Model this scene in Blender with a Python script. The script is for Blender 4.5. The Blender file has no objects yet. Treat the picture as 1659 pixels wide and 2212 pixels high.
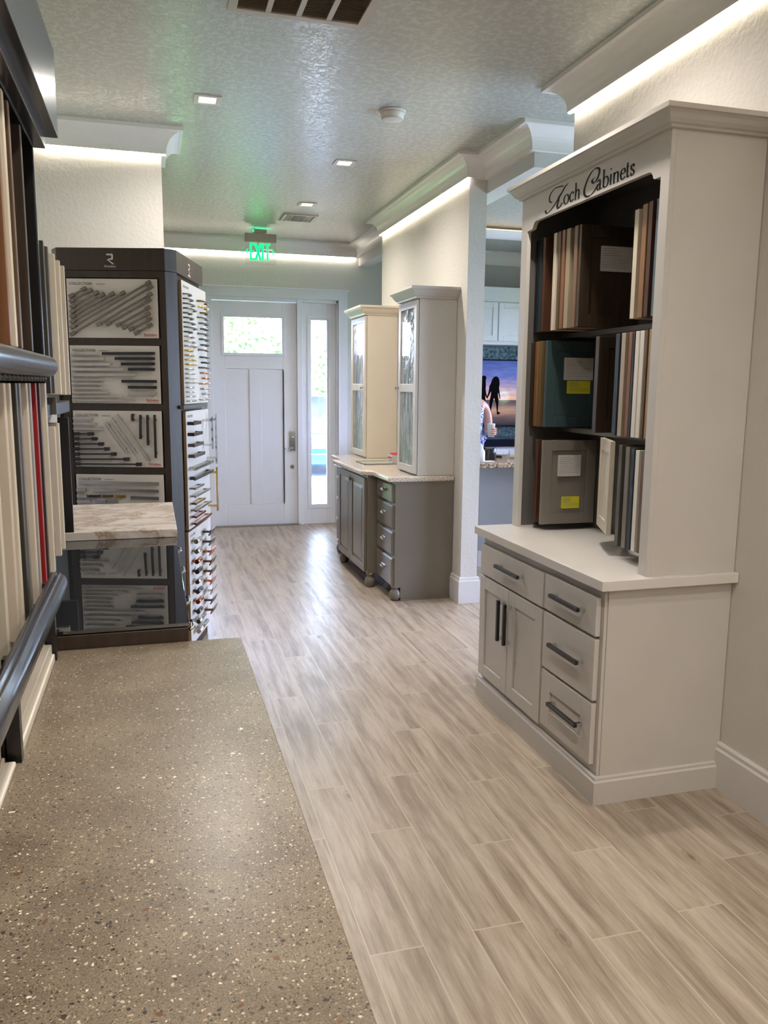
import bpy, bmesh, math, random
from mathutils import Vector, Matrix
random.seed(7)
S = bpy.context.scene
COL = S.collection

# ------------------------------------------------------------------ camera
yaw, pitch, roll = math.radians(15.9825), math.radians(-8.9018), math.radians(0.5163)
fw = Vector((math.sin(yaw)*math.cos(pitch), math.cos(yaw)*math.cos(pitch), math.sin(pitch)))
rt = Vector((math.cos(yaw), -math.sin(yaw), 0)); up = rt.cross(fw)
r2 = rt*math.cos(roll) + up*math.sin(roll); u2 = -rt*math.sin(roll) + up*math.cos(roll)
cd = bpy.data.cameras.new('camera'); cam = bpy.data.objects.new('camera', cd); COL.objects.link(cam)
cam.matrix_world = Matrix(((r2.x, u2.x, -fw.x, 0), (r2.y, u2.y, -fw.y, 0), (r2.z, u2.z, -fw.z, 1.5589), (0, 0, 0, 1)))
cd.sensor_fit = 'VERTICAL'; cd.sensor_height = 36; cd.lens = 1739.27/2212*36; cd.clip_start = 0.02; cd.clip_end = 300
S.camera = cam
# ------------------------------------------------------------------ view, world, sun, lamps
S.view_settings.view_transform = 'Standard'; S.view_settings.look = 'None'
S.view_settings.gamma = 1; S.view_settings.use_curve_mapping = False
S.view_settings.exposure = 0.36
S.cycles.use_denoising = True
S.cycles.max_bounces = 8; S.cycles.diffuse_bounces = 5; S.cycles.glossy_bounces = 4; S.cycles.transparent_max_bounces = 12
S.cycles.sample_clamp_indirect = 6; S.cycles.caustics_reflective = False; S.cycles.caustics_refractive = False
W = bpy.data.worlds.new('world'); S.world = W; W.use_nodes = True
bg = W.node_tree.nodes['Background']; bg.inputs[0].default_value = (0.56, 0.67, 1.0, 1); bg.inputs[1].default_value = 22
sd = bpy.data.lights.new('sun', 'SUN'); sd.energy = 40; sd.angle = 0.01; sd.color = (1, .96, .88)
sun = bpy.data.objects.new('sun', sd); COL.objects.link(sun); sun.rotation_euler = (math.radians(38), math.radians(18), 0)
DOWN_E = 16.5     # one recessed downlight
LED_E = 20.0      # cove strip emission
WARM = (1.0, 0.925, 0.85)

# ------------------------------------------------------------------ materials
def srgb(r, g, b):
    f = lambda c: (c/255/12.92) if c/255 <= .04045 else ((c/255+.055)/1.055)**2.4
    return (f(r), f(g), f(b), 1)
def newmat(name):
    m = bpy.data.materials.new(name); m.use_nodes = True
    nt = m.node_tree; return m, nt, nt.nodes, nt.links, nt.nodes['Principled BSDF']
def noise(N, L, scale, detail=4, vec=None, stretch=None, rough=.5):
    n = N.new('ShaderNodeTexNoise'); n.inputs['Scale'].default_value = scale; n.inputs['Detail'].default_value = detail
    n.inputs['Roughness'].default_value = rough
    if vec is None:
        t = N.new('ShaderNodeTexCoord'); vec = t.outputs['Object']
    if stretch:
        mp = N.new('ShaderNodeMapping'); mp.inputs['Scale'].default_value = stretch; L.new(vec, mp.inputs[0]); vec = mp.outputs[0]
    L.new(vec, n.inputs['Vector']); return n
def ramp(N, L, src, stops):
    r = N.new('ShaderNodeValToRGB'); e = r.color_ramp.elements
    while len(e) < len(stops): e.new(.5)
    for k, (p, c) in enumerate(stops): e[k].position = p; e[k].color = c if len(c) == 4 else (*c, 1)
    L.new(src, r.inputs[0]); return r
def bump(N, L, P, src, strength, dist):
    b = N.new('ShaderNodeBump'); b.inputs['Strength'].default_value = strength; b.inputs['Distance'].default_value = dist
    L.new(src, b.inputs['Height']); L.new(b.outputs[0], P.inputs['Normal']); return b
def paint(name, rgb, rough=.45, var=.03, bs=0.0, bscale=60, metal=0, spec=.5):
    m, nt, N, L, P = newmat(name)
    c = srgb(*rgb); n = noise(N, L, 6, 3)
    d = tuple(max(0, x*(1-var*2)) for x in c[:3]); l = tuple(min(1, x*(1+var)) for x in c[:3])
    r = ramp(N, L, n.outputs[0], [(.3, d), (.7, l)]); L.new(r.outputs[0], P.inputs['Base Color'])
    P.inputs['Roughness'].default_value = rough; P.inputs['Metallic'].default_value = metal
    P.inputs['Specular IOR Level'].default_value = spec
    if bs:
        n2 = noise(N, L, bscale, 5); bump(N, L, P, n2.outputs[0], bs, .004)
    return m
def wood(name, rgb1, rgb2, rough=.4, stretch=(25, 25, 2)):
    m, nt, N, L, P = newmat(name)
    n = noise(N, L, 1.5, 6, stretch=stretch, rough=.65)
    r = ramp(N, L, n.outputs[0], [(.3, srgb(*rgb1)), (.7, srgb(*rgb2))]); L.new(r.outputs[0], P.inputs['Base Color'])
    P.inputs['Roughness'].default_value = rough; bump(N, L, P, n.outputs[0], .15, .001); return m
def metalm(name, rgb, rough=.2):
    m, nt, N, L, P = newmat(name); P.inputs['Metallic'].default_value = 1
    n = noise(N, L, 40, 2); c = srgb(*rgb)
    r = ramp(N, L, n.outputs[0], [(.2, tuple(x*.9 for x in c[:3])), (.8, c)]); L.new(r.outputs[0], P.inputs['Base Color'])
    P.inputs['Roughness'].default_value = rough; return m
def emit(name, rgb, s):
    m, nt, N, L, P = newmat(name); P.inputs['Base Color'].default_value = srgb(*rgb)
    P.inputs['Emission Color'].default_value = srgb(*rgb); P.inputs['Emission Strength'].default_value = s; return m

def wall_mat(name, rgb):
    m, nt, N, L, P = newmat(name)
    P.inputs['Base Color'].default_value = srgb(*rgb); P.inputs['Roughness'].default_value = .75
    t = N.new('ShaderNodeTexCoord')
    n = noise(N, L, 46, 5, t.outputs['Object'], rough=.6); v = N.new('ShaderNodeTexVoronoi'); v.inputs['Scale'].default_value = 38
    L.new(n.outputs['Color'], v.inputs['Vector']) if False else L.new(t.outputs['Object'], v.inputs['Vector'])
    r = ramp(N, L, n.outputs[0], [(.42, (0, 0, 0)), (.58, (1, 1, 1))])
    a = N.new('ShaderNodeMath'); a.operation = 'MULTIPLY_ADD'; L.new(v.outputs[0], a.inputs[0]); a.inputs[1].default_value = -.35; L.new(r.outputs[0], a.inputs[2])
    bump(N, L, P, a.outputs[0], .24, .0035); return m
M = {}
M['wall'] = wall_mat('wall_paint', (203, 198, 190))
M['wall_cool'] = wall_mat('wall_paint_grey', (204, 203, 200))
def ceiling_mat():
    m, nt, N, L, P = newmat('ceiling_paint')
    P.inputs['Roughness'].default_value = .27
    t = N.new('ShaderNodeTexCoord')
    n = noise(N, L, 30, 6, t.outputs['Object'], rough=.65); r = ramp(N, L, n.outputs[0], [(.46, (0, 0, 0)), (.56, (1, 1, 1))])
    n2 = noise(N, L, 120, 4, t.outputs['Object'])
    a = N.new('ShaderNodeMath'); a.operation = 'MULTIPLY_ADD'; L.new(n2.outputs[0], a.inputs[0]); a.inputs[1].default_value = .25; L.new(r.outputs[0], a.inputs[2])
    bump(N, L, P, a.outputs[0], .30, .003)
    c = ramp(N, L, r.outputs[0], [(0, srgb(170, 173, 166)), (1, srgb(182, 185, 177))]); L.new(c.outputs[0], P.inputs['Base Color'])
    P.inputs['Specular IOR Level'].default_value = 1.0
    return m
M['ceiling'] = ceiling_mat()
M['trim'] = paint('trim_white_satin', (238, 235, 232), .28, .01)
M['base'] = paint('baseboard_paint', (208, 205, 202), .35, .01)
M['door'] = paint('door_white', (224, 227, 236), .4, .01)
M['led'] = emit('led_strip', (255, 244, 226), LED_E)
M['chrome'] = metalm('chrome', (225, 228, 232), .12)
M['nickel'] = metalm('brushed_nickel', (176, 172, 164), .33)
M['pewter'] = metalm('pewter', (128, 120, 110), .42)
M['grille_slat'] = paint('grille_slat', (150, 138, 122), .5, .02)
M['steel'] = metalm('dark_steel', (96, 98, 100), .35)
M['bronze'] = metalm('bronze', (110, 84, 58), .35)
M['gold'] = metalm('gold', (214, 176, 84), .25)
M['copper'] = metalm('copper', (200, 120, 90), .25)
M['blackmetal'] = paint('black_metal', (26, 26, 28), .35, .05)
M['greige'] = paint('greige_cabinet', (193, 188, 181), .38, .012)
M['taupe'] = paint('taupe_cabinet', (112, 105, 95), .22, .02)
M['cream'] = paint('cream_cabinet', (224, 213, 194), .35, .012)
M['hutch_in'] = paint('hutch_interior', (92, 88, 84), .5, .02)
M['espresso'] = wood('espresso_wood', (36, 27, 20), (58, 45, 34), .4)
M['rackblack'] = paint('rack_black', (20, 17, 17), .3, .05)
M['rackgloss'] = paint('rack_gloss_dark', (50, 53, 60), .24, .03, spec=1.0)
M['board'] = paint('sample_board_white', (212, 208, 202), .35, .02)
M['boardedge'] = wood('sample_board_edge', (120, 98, 72), (150, 126, 96), .5)
M['ink'] = paint('ink', (22, 20, 22), .6, 0, spec=.2)
M['inkgrey'] = paint('ink_grey', (120, 116, 112), .6, 0)
M['red'] = paint('red_print', (178, 34, 30), .6, 0)
M['paper'] = paint('paper', (196, 192, 188), .6, .01)
M['yellow'] = paint('yellow_tag', (206, 200, 40), .6, .02)
M['quartz'] = paint('white_quartz', (208, 203, 197), .18, .015)
M['grille_dark'] = paint('grille_shadow', (70, 60, 52), .7, .02)
M['grille'] = paint('grille_paint', (188, 180, 168), .4, .01)
M['plastic'] = paint('white_plastic', (205, 198, 190), .4, .01)
M['concrete'] = paint('driveway', (214, 212, 206), .8, .05)
M['lawn'] = paint('lawn', (84, 130, 58), .9, .25, .4, 40)
M['leaf'] = paint('leaf', (84, 140, 54), .6, .3)
M['bark'] = wood('bark', (90, 70, 52), (130, 108, 84), .8)
M['carblue'] = paint('car_paint', (44, 96, 150), .15, .02, metal=.4)
M['rubber'] = paint('rubber', (25, 25, 27), .7, .02)
M['skin'] = paint('skin', (184, 140, 122), .5, .03)
M['hair'] = paint('hair', (70, 48, 34), .6, .1)
M['tvframe'] = paint('tv_frame', (14, 14, 16), .25, .02)
M['silh'] = paint('silhouette', (14, 12, 18), .9, 0, spec=.05)
M['bluegrey'] = paint('bar_grey', (146, 148, 150), .5, .02)
M['uppers'] = paint('white_upper_cabinet', (222, 224, 228), .4, .01)
M['darkstone'] = paint('dark_stone', (22, 26, 40), .12, .1)

def glassm():
    m, nt, N, L, P = newmat('clear_glass'); N.remove(P)
    tr = N.new('ShaderNodeBsdfTransparent'); gl = N.new('ShaderNodeBsdfGlossy'); gl.inputs['Roughness'].default_value = .02
    fr = N.new('ShaderNodeFresnel'); fr.inputs[0].default_value = 1.45; mx = N.new('ShaderNodeMixShader')
    tr.inputs[0].default_value = (.95, .955, .96, 1)
    L.new(fr.outputs[0], mx.inputs[0]); L.new(tr.outputs[0], mx.inputs[1]); L.new(gl.outputs[0], mx.inputs[2]); L.new(mx.outputs[0], N['Material Output'].inputs[0]); return m
M['glass'] = glassm()
def pane_mat():
    m, nt, N, L, P = newmat('textured_glass'); P.inputs['Roughness'].default_value = .06
    P.inputs['Specular IOR Level'].default_value = 1.0; P.inputs['Coat Weight'].default_value = .6
    n = noise(N, L, 14, 3, stretch=(1.6, 1.6, .55)); c = ramp(N, L, n.outputs[0], [(.4, srgb(60, 66, 66)), (.62, srgb(150, 158, 154))])
    L.new(c.outputs[0], P.inputs['Base Color']); bump(N, L, P, n.outputs[0], 1.0, .02); return m
M['pane'] = pane_mat()
def blackglass():
    m, nt, N, L, P = newmat('black_glass'); P.inputs['Base Color'].default_value = srgb(34, 36, 40); P.inputs['Roughness'].default_value = .015
    P.inputs['Specular IOR Level'].default_value = 1.0; P.inputs['IOR'].default_value = 1.9; return m
M['blackglass'] = blackglass()
def marble():
    m, nt, N, L, P = newmat('veined_marble'); P.inputs['Roughness'].default_value = .3
    w = noise(N, L, 3.4, 10, stretch=(1, 1.5, 1), rough=.68); w.inputs['Distortion'].default_value = .7
    c = ramp(N, L, w.outputs[0], [(.33, srgb(206, 198, 190)), (.43, srgb(214, 206, 198)), (.475, srgb(186, 172, 156)), (.495, srgb(150, 130, 108)), (.52, srgb(192, 182, 172)), (.60, srgb(216, 210, 204)), (.72, srgb(168, 162, 158))])
    L.new(c.outputs[0], P.inputs['Base Color']); return m
M['marble'] = marble()
def granite(name, a, b, c_, sc=90):
    m, nt, N, L, P = newmat(name); P.inputs['Roughness'].default_value = .15
    n = noise(N, L, sc, 5, rough=.8); c = ramp(N, L, n.outputs[0], [(.38, srgb(*a)), (.5, srgb(*b)), (.62, srgb(*c_))]); L.new(c.outputs[0], P.inputs['Base Color']); return m
M['greycounter'] = granite('beige_granite', (120, 108, 96), (196, 184, 168), (222, 212, 198), 130)
M['kgranite'] = granite('brown_granite', (30, 28, 30), (150, 126, 104), (214, 200, 180), 60)
M['mosaic'] = granite('mosaic', (110, 116, 104), (150, 158, 146), (190, 194, 180), 120)
M['splash'] = granite('backsplash_stone', (58, 80, 92), (104, 132, 144), (150, 176, 186), 28)
def terrazzo():
    m, nt, N, L, P = newmat('terrazzo_top'); t = N.new('ShaderNodeTexCoord'); P.inputs['Roughness'].default_value = .3
    nz = noise(N, L, 9, 4, t.outputs['Object'])
    col = ramp(N, L, nz.outputs[0], [(.3, srgb(106, 95, 80)), (.7, srgb(130, 118, 100))]).outputs[0]
    fine = noise(N, L, 420, 3, t.outputs['Object'])
    mx0 = N.new('ShaderNodeMix'); mx0.data_type = 'RGBA'; mx0.blend_type = 'OVERLAY'; mx0.inputs[0].default_value = .75
    fr = ramp(N, L, fine.outputs[0], [(.3, (.25, .25, .25)), (.7, (.75, .75, .75))])
    L.new(col, mx0.inputs[6]); L.new(fr.outputs[0], mx0.inputs[7]); col = mx0.outputs[2]
    wob = noise(N, L, 60, 2, t.outputs['Object'])
    def chips(scale, pick, size, c1, c2, off):
        nonlocal col
        mp = N.new('ShaderNodeMapping'); mp.inputs['Location'].default_value = (off, off*.7, 0); L.new(t.outputs['Object'], mp.inputs[0])
        ad = N.new('ShaderNodeMix'); ad.data_type = 'VECTOR'; ad.inputs[0].default_value = .012
        L.new(mp.outputs[0], ad.inputs[4]); L.new(wob.outputs['Color'], ad.inputs[5])
        v = N.new('ShaderNodeTexVoronoi'); v.inputs['Scale'].default_value = scale; L.new(ad.outputs[1], v.inputs['Vector'])
        sp = N.new('ShaderNodeSeparateColor'); L.new(v.outputs['Color'], sp.inputs[0])
        # size of a chip varies with the cell
        ms = N.new('ShaderNodeMath'); ms.operation = 'MULTIPLY'; L.new(sp.outputs[1], ms.inputs[0]); ms.inputs[1].default_value = size
        lt = N.new('ShaderNodeMath'); lt.operation = 'LESS_THAN'; L.new(v.outputs['Distance'], lt.inputs[0]); L.new(ms.outputs[0], lt.inputs[1])
        pk = N.new('ShaderNodeMath'); pk.operation = 'LESS_THAN'; L.new(sp.outputs[0], pk.inputs[0]); pk.inputs[1].default_value = pick
        an = N.new('ShaderNodeMath'); an.operation = 'MULTIPLY'; L.new(lt.outputs[0], an.inputs[0]); L.new(pk.outputs[0], an.inputs[1])
        cc = ramp(N, L, sp.outputs[2], [(.2, srgb(*c1)), (.8, srgb(*c2))])
        mx = N.new('ShaderNodeMix'); mx.data_type = 'RGBA'; L.new(an.outputs[0], mx.inputs[0]); L.new(col, mx.inputs[6]); L.new(cc.outputs[0], mx.inputs[7]); col = mx.outputs[2]
    chips(330, .42, .5, (54, 46, 38), (98, 84, 68), 11.3)
    chips(260, .5, .55, (100, 86, 70), (172, 154, 130), .3)
    chips(210, .26, .5, (58, 50, 44), (92, 78, 64), 1.7)
    chips(240, .12, .5, (188, 174, 152), (214, 202, 184), 3.1)
    chips(125, .13, .36, (44, 42, 44), (70, 62, 58), 5.3)
    chips(85, .035, .34, (106, 76, 44), (126, 96, 62), 7.9)
    chips(80, .03, .30, (200, 188, 166), (216, 206, 188), 9.9)
    L.new(col, P.inputs['Base Color']); return m
M['terrazzo'] = terrazzo()
def plank_mat():
    m, nt, N, L, P = newmat('wood_look_tile'); P.inputs['Roughness'].default_value = .34
    uv = N.new('ShaderNodeUVMap'); uv.uv_map = 'local'; uo = N.new('ShaderNodeUVMap'); uo.uv_map = 'grain'
    g = noise(N, L, 1, 8, uo.outputs[0], (20, 1.3, 1), .64); g.inputs['Distortion'].default_value = .22
    g2 = noise(N, L, 1, 6, uo.outputs[0], (12, 2.4, 1), .64); g2.inputs['Distortion'].default_value = .4
    g3 = noise(N, L, 1, 5, uo.outputs[0], (150, 7, 1), .7)
    c = ramp(N, L, g.outputs[0], [(.28, srgb(122, 107, 93)), (.42, srgb(146, 132, 117)), (.54, srgb(166, 153, 138)), (.75, srgb(182, 170, 155))])
    c2 = ramp(N, L, g2.outputs[0], [(.34, (.58, .53, .48)), (.45, (.86, .83, .79)), (.54, (1, 1, 1))])
    c3 = ramp(N, L, g3.outputs[0], [(.35, (.78, .75, .72)), (.55, (1, 1, 1))])
    mx0 = N.new('ShaderNodeMix'); mx0.data_type = 'RGBA'; mx0.blend_type = 'MULTIPLY'; mx0.inputs[0].default_value = .8
    L.new(c.outputs[0], mx0.inputs[6]); L.new(c3.outputs[0], mx0.inputs[7])
    mx = N.new('ShaderNodeMix'); mx.data_type = 'RGBA'; mx.blend_type = 'MULTIPLY'; mx.inputs[0].default_value = .55
    L.new(mx0.outputs[2], mx.inputs[6]); L.new(c2.outputs[0], mx.inputs[7])
    # knots
    v = N.new('ShaderNodeTexVoronoi'); mp = N.new('ShaderNodeMapping'); mp.inputs['Scale'].default_value = (7, 3, 1); L.new(uo.outputs[0], mp.inputs[0]); L.new(mp.outputs[0], v.inputs['Vector']); v.inputs['Scale'].default_value = 1
    k = ramp(N, L, v.outputs['Distance'], [(.02, (.42, .38, .34)), (.07, (.78, .74, .7)), (.09, (.97, .96, .95)), (.115, (.8, .77, .73)), (.15, (1, 1, 1))])
    sp = N.new('ShaderNodeSeparateColor'); L.new(v.outputs['Color'], sp.inputs[0]); kp = N.new('ShaderNodeMath'); kp.operation = 'LESS_THAN'; L.new(sp.outputs[0], kp.inputs[0]); kp.inputs[1].default_value = .3
    mk = N.new('ShaderNodeMix'); mk.data_type = 'RGBA'; mk.blend_type = 'MULTIPLY'; L.new(kp.outputs[0], mk.inputs[0]); L.new(mx.outputs[2], mk.inputs[6]); L.new(k.outputs[0], mk.inputs[7])
    # grout
    sx = N.new('ShaderNodeSeparateXYZ'); L.new(uv.outputs[0], sx.inputs[0])
    def edge(o, size, gw):
        a = N.new('ShaderNodeMath'); a.operation = 'SUBTRACT'; L.new(o, a.inputs[0]); a.inputs[1].default_value = size/2
        b = N.new('ShaderNodeMath'); b.operation = 'ABSOLUTE'; L.new(a.outputs[0], b.inputs[0])
        c_ = N.new('ShaderNodeMath'); c_.operation = 'GREATER_THAN'; L.new(b.outputs[0], c_.inputs[0]); c_.inputs[1].default_value = size/2-gw; return c_
    e1 = edge(sx.outputs[0], PW, .0018); e2 = edge(sx.outputs[1], PL, .0023)
    mm = N.new('ShaderNodeMath'); mm.operation = 'MAXIMUM'; L.new(e1.outputs[0], mm.inputs[0]); L.new(e2.outputs[0], mm.inputs[1])
    mg = N.new('ShaderNodeMix'); mg.data_type = 'RGBA'; L.new(mm.outputs[0], mg.inputs[0]); L.new(mk.outputs[2], mg.inputs[6]); mg.inputs[7].default_value = srgb(176, 162, 144)
    L.new(mg.outputs[2], P.inputs['Base Color'])
    inv = N.new('ShaderNodeMath'); inv.operation = 'SUBTRACT'; inv.inputs[0].default_value = 1; L.new(mm.outputs[0], inv.inputs[1]); bump(N, L, P, inv.outputs[0], .3, .001)
    rr = ramp(N, L, g.outputs[0], [(.3, (.40, .40, .40)), (.7, (.27, .27, .27))]); L.new(rr.outputs[0], P.inputs['Roughness'])
    return m
PW, PL = .1576, .957
M['plank'] = plank_mat()

# ------------------------------------------------------------------ geometry helpers
class B:
    def __init__(s): s.bm = bmesh.new(); s.f = None; s.mi = 0
    def hexa(s, P8, mi=None):
        if s.f: P8 = [s.f(*p) for p in P8]
        v = [s.bm.verts.new(p) for p in P8]
        for q in ((0, 3, 2, 1), (4, 5, 6, 7), (0, 1, 5, 4), (1, 2, 6, 5), (2, 3, 7, 6), (3, 0, 4, 7)):
            f = s.bm.faces.new([v[i] for i in q]); f.material_index = s.mi if mi is None else mi
        return s
    def box(s, x0, x1, y0, y1, z0, z1, mi=None):
        return s.hexa([(x0, y0, z0), (x1, y0, z0), (x1, y1, z0), (x0, y1, z0), (x0, y0, z1), (x1, y0, z1), (x1, y1, z1), (x0, y1, z1)], mi)
    def prism(s, poly, z0, z1, mi=None, ax='z'):
        g = {'z': lambda a, b, c: (a, b, c), 'x': lambda a, b, c: (c, a, b), 'y': lambda a, b, c: (a, c, b)}[ax]
        if s.f: g0 = g; g = lambda a, b, c: s.f(*g0(a, b, c))
        a = [s.bm.verts.new(g(p[0], p[1], z0)) for p in poly]; b = [s.bm.verts.new(g(p[0], p[1], z1)) for p in poly]; n = len(poly)
        fs = [s.bm.faces.new(a[::-1]), s.bm.faces.new(b)]
        for i in range(n): fs.append(s.bm.faces.new((a[i], a[(i+1) % n], b[(i+1) % n], b[i])))
        for f in fs: f.material_index = s.mi if mi is None else mi
        return s
    def tube(s, pts, r, seg=10, caps=True, mi=None):
        pts = [Vector(s.f(*p) if s.f else p) for p in pts]; rings = []
        for i, p in enumerate(pts):
            t = (pts[min(i+1, len(pts)-1)]-pts[max(i-1, 0)]).normalized()
            a = t.cross(Vector((0, 0, 1)) if abs(t.z) < .9 else Vector((1, 0, 0))).normalized(); b = t.cross(a)
            rr = r[i] if isinstance(r, (list, tuple)) else r
            rings.append([s.bm.verts.new(p+(a*math.cos(k*2*math.pi/seg)+b*math.sin(k*2*math.pi/seg))*rr) for k in range(seg)])
        m_ = s.mi if mi is None else mi
        for A_, C_ in zip(rings, rings[1:]):
            for k in range(seg):
                f = s.bm.faces.new((A_[k], A_[(k+1) % seg], C_[(k+1) % seg], C_[k])); f.smooth = True; f.material_index = m_
        if caps:
            s.bm.faces.new(rings[0][::-1]).material_index = m_; s.bm.faces.new(rings[-1]).material_index = m_
        return s
    def lathe(s, prof, c, seg=24, axis='z', mi=None):
        rings = []
        for r, h in prof:
            ring = []
            for k in range(seg):
                a = k*2*math.pi/seg; x, y = r*math.cos(a), r*math.sin(a)
                p = {'z': (x, y, h), 'x': (h, x, y), 'y': (x, h, y)}[axis]; p = (c[0]+p[0], c[1]+p[1], c[2]+p[2])
                ring.append(s.bm.verts.new(s.f(*p) if s.f else p))
            rings.append(ring)
        m_ = s.mi if mi is None else mi
        for A_, C_ in zip(rings, rings[1:]):
            for k in range(seg):
                f = s.bm.faces.new((A_[k], A_[(k+1) % seg], C_[(k+1) % seg], C_[k])); f.smooth = True; f.material_index = m_
        s.bm.faces.new(rings[0][::-1]).material_index = m_; s.bm.faces.new(rings[-1]).material_index = m_
        return s
    def sweep(s, path, prof, closed=False, smooth=False, mi=None):
        """path: plan points; prof: closed polygon of (offset to the LEFT of travel, z)"""
        n = len(path); R = []
        for i in range(n):
            p = Vector(path[i]); ns = []
            for a, b in ((i-1, i), (i, i+1)):
                if not closed and (a < 0 or b >= n): continue
                d = (Vector(path[b % n])-Vector(path[a % n])).normalized(); ns.append(Vector((-d.y, d.x)))
            o = ns[0] if len(ns) == 1 else (ns[0]+ns[1])/(1+ns[0].dot(ns[1]))
            R.append([s.bm.verts.new((p.x+o.x*q[0], p.y+o.y*q[0], q[1])) for q in prof])
        m = len(prof); m_ = s.mi if mi is None else mi
        for i in range(n if closed else n-1):
            for k in range(m):
                f = s.bm.faces.new((R[i][k], R[(i+1) % n][k], R[(i+1) % n][(k+1) % m], R[i][(k+1) % m])); f.material_index = m_; f.smooth = smooth
        if not closed:
            s.bm.faces.new(R[0][::-1]).material_index = m_; s.bm.faces.new(R[-1]).material_index = m_
        return s
    def merge_mesh(s, me, mat=None, mi=0):
        b2 = bmesh.new(); b2.from_mesh(me)
        if mat: bmesh.ops.transform(b2, matrix=mat, verts=b2.verts)
        tmp = bpy.data.meshes.new('t'); b2.to_mesh(tmp); b2.free(); n0 = len(s.bm.faces); s.bm.from_mesh(tmp); s.bm.faces.ensure_lookup_table()
        for f in s.bm.faces[n0:]: f.material_index = mi
        bpy.data.meshes.remove(tmp); return s

ORG = {}
def absorg(p): return ORG.get(p.name, Vector((0, 0, 0))) if p else Vector((0, 0, 0))
def obj(name, b, mats, parent=None, bev=0, local=False, smooth=0, origin=None, recalc=True):
    """mesh from world coordinates (or the parent's local ones when local)"""
    if not isinstance(mats, (list, tuple)): mats = [mats]
    if recalc: bmesh.ops.recalc_face_normals(b.bm, faces=b.bm.faces)
    if origin is None and not parent and b.bm.verts:
        xs = [v.co for v in b.bm.verts]; origin = Vector(((min(v.x for v in xs)+max(v.x for v in xs))/2, (min(v.y for v in xs)+max(v.y for v in xs))/2, min(v.z for v in xs)))
    off = Vector((0, 0, 0))
    if not local: off = absorg(parent) if parent else Vector(origin or (0, 0, 0))
    if off.length: bmesh.ops.translate(b.bm, verts=b.bm.verts, vec=-off)
    me = bpy.data.meshes.new(name); b.bm.to_mesh(me); b.bm.free()
    for m in mats: me.materials.append(M[m] if isinstance(m, str) else m)
    o = bpy.data.objects.new(name, me); COL.objects.link(o)
    if parent: o.parent = parent; ORG[o.name] = absorg(parent)
    else: o.location = off; ORG[o.name] = off
    if bev:
        md = o.modifiers.new('bevel', 'BEVEL'); md.width = bev; md.segments = 2; md.limit_method = 'ANGLE'; md.angle_limit = math.radians(40)
    return o
def thing(name, label, cat, loc, rotz=0, group=None):
    o = bpy.data.objects.new(name, None); COL.objects.link(o); o.location = loc; o.rotation_euler = (0, 0, rotz); o.empty_display_size = .1
    o['label'] = label; o['category'] = cat; o['kind'] = 'thing'
    if group: o['group'] = group
    ORG[o.name] = Vector(loc); return o
def tag(o, label, cat, group=None):
    o['label'] = label; o['category'] = cat; o['kind'] = 'thing'
    if group: o['group'] = group
    return o
def struct(name, b, mats, bev=0, **k):
    o = obj(name, b, mats, bev=bev, **k); o['kind'] = 'structure'; return o
_txt = {}
def text_mesh(t, size, ext=0.0004, spacing=1.0, align='LEFT'):
    key = (t, size, spacing, align)
    if key in _txt: return _txt[key]
    c = bpy.data.curves.new('lettering', 'FONT'); c.body = t; c.size = size; c.extrude = ext; c.space_character = spacing; c.align_x = align; c.resolution_u = 3
    o = bpy.data.objects.new('lettering', c); COL.objects.link(o); bpy.context.view_layer.update()
    dg = bpy.context.evaluated_depsgraph_get(); me = bpy.data.meshes.new_from_object(o.evaluated_get(dg))
    bpy.data.objects.remove(o); _txt[key] = me; return me

# ================================================================== SETTING
CZ, LZ = 3.08, 2.941
XL, XR, XP2, XE = -.62, 2.11, 2.232, 5.6
YB, YF = -3.0, 8.9
# floor: planks of wood-look tile, one mesh
offs = {0: .027, 1: .626, 2: .05, 3: .46, 4: .88, 5: .329, 6: .924, 7: .52, 8: .166}
bm = bmesh.new(); l1 = bm.loops.layers.uv.new('local'); l2 = bm.loops.layers.uv.new('grain')
rr = random.Random(3)
for k in range(-17, 34):
    x0 = .528 + k*PW - .0015; off = offs.get(k, rr.random()*PL)
    for j in range(-5, 12):
        y0 = off + j*PL; y1 = y0+PL; ya, yb = max(y0, YB-.1), min(y1, 9.1)
        xa, xb = max(x0, XL-.1 if y0 < 4.6 else -2.1), min(x0+PW, XE+.1)
        if ya >= yb or xa >= xb: continue
        f = bm.faces.new([bm.verts.new(p) for p in ((xa, ya, 0), (xb, ya, 0), (xb, yb, 0), (xa, yb, 0))])
        gx, gy = rr.random()*40, rr.random()*40
        for lp in f.loops:
            lx, ly = lp.vert.co.x-x0, lp.vert.co.y-y0; lp[l1].uv = (lx, ly); lp[l2].uv = (gx+lx, gy+ly)
b = B(); b.bm.free(); b.bm = bm
struct('floor', b, 'plank', recalc=False)
struct('ceiling', B().box(-2.1, XE+.1, YB-.1, 9.1, CZ, CZ+.1), 'ceiling')
struct('wall_left', B().box(XL-.12, XL, YB, 5.384, 0, CZ), 'wall')
struct('wall_left_pier', B().box(-2.0, .102, 5.384, 5.65, 0, CZ), 'wall')
struct('wall_left_foyer', B().box(-2.1, -2.0, 5.384, 9.1, 0, CZ), 'wall')
struct('wall_right', B().box(XR, XR+.12, YB, 3.917, 0, CZ), 'wall')
struct('wall_back', B().box(XL-.12, XE+.1, YB-.12, YB, 0, CZ), 'wall_cool')
struct('wall_pillar', B().box(2.105, XP2, 5.323, 7.49, 0, CZ), 'wall')
b = B().box(XP2, XP2+.14, 4.616, 5.323, 2.854, CZ).box(XP2+.14, XE, 4.616, 4.756, 2.854, CZ).box(XP2, XP2+.14, 5.323, 7.49, 2.854, CZ).box(XP2, XP2+.14, 7.49, YF, 2.854, CZ)
struct('wall_header', b, 'wall_cool')
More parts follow.
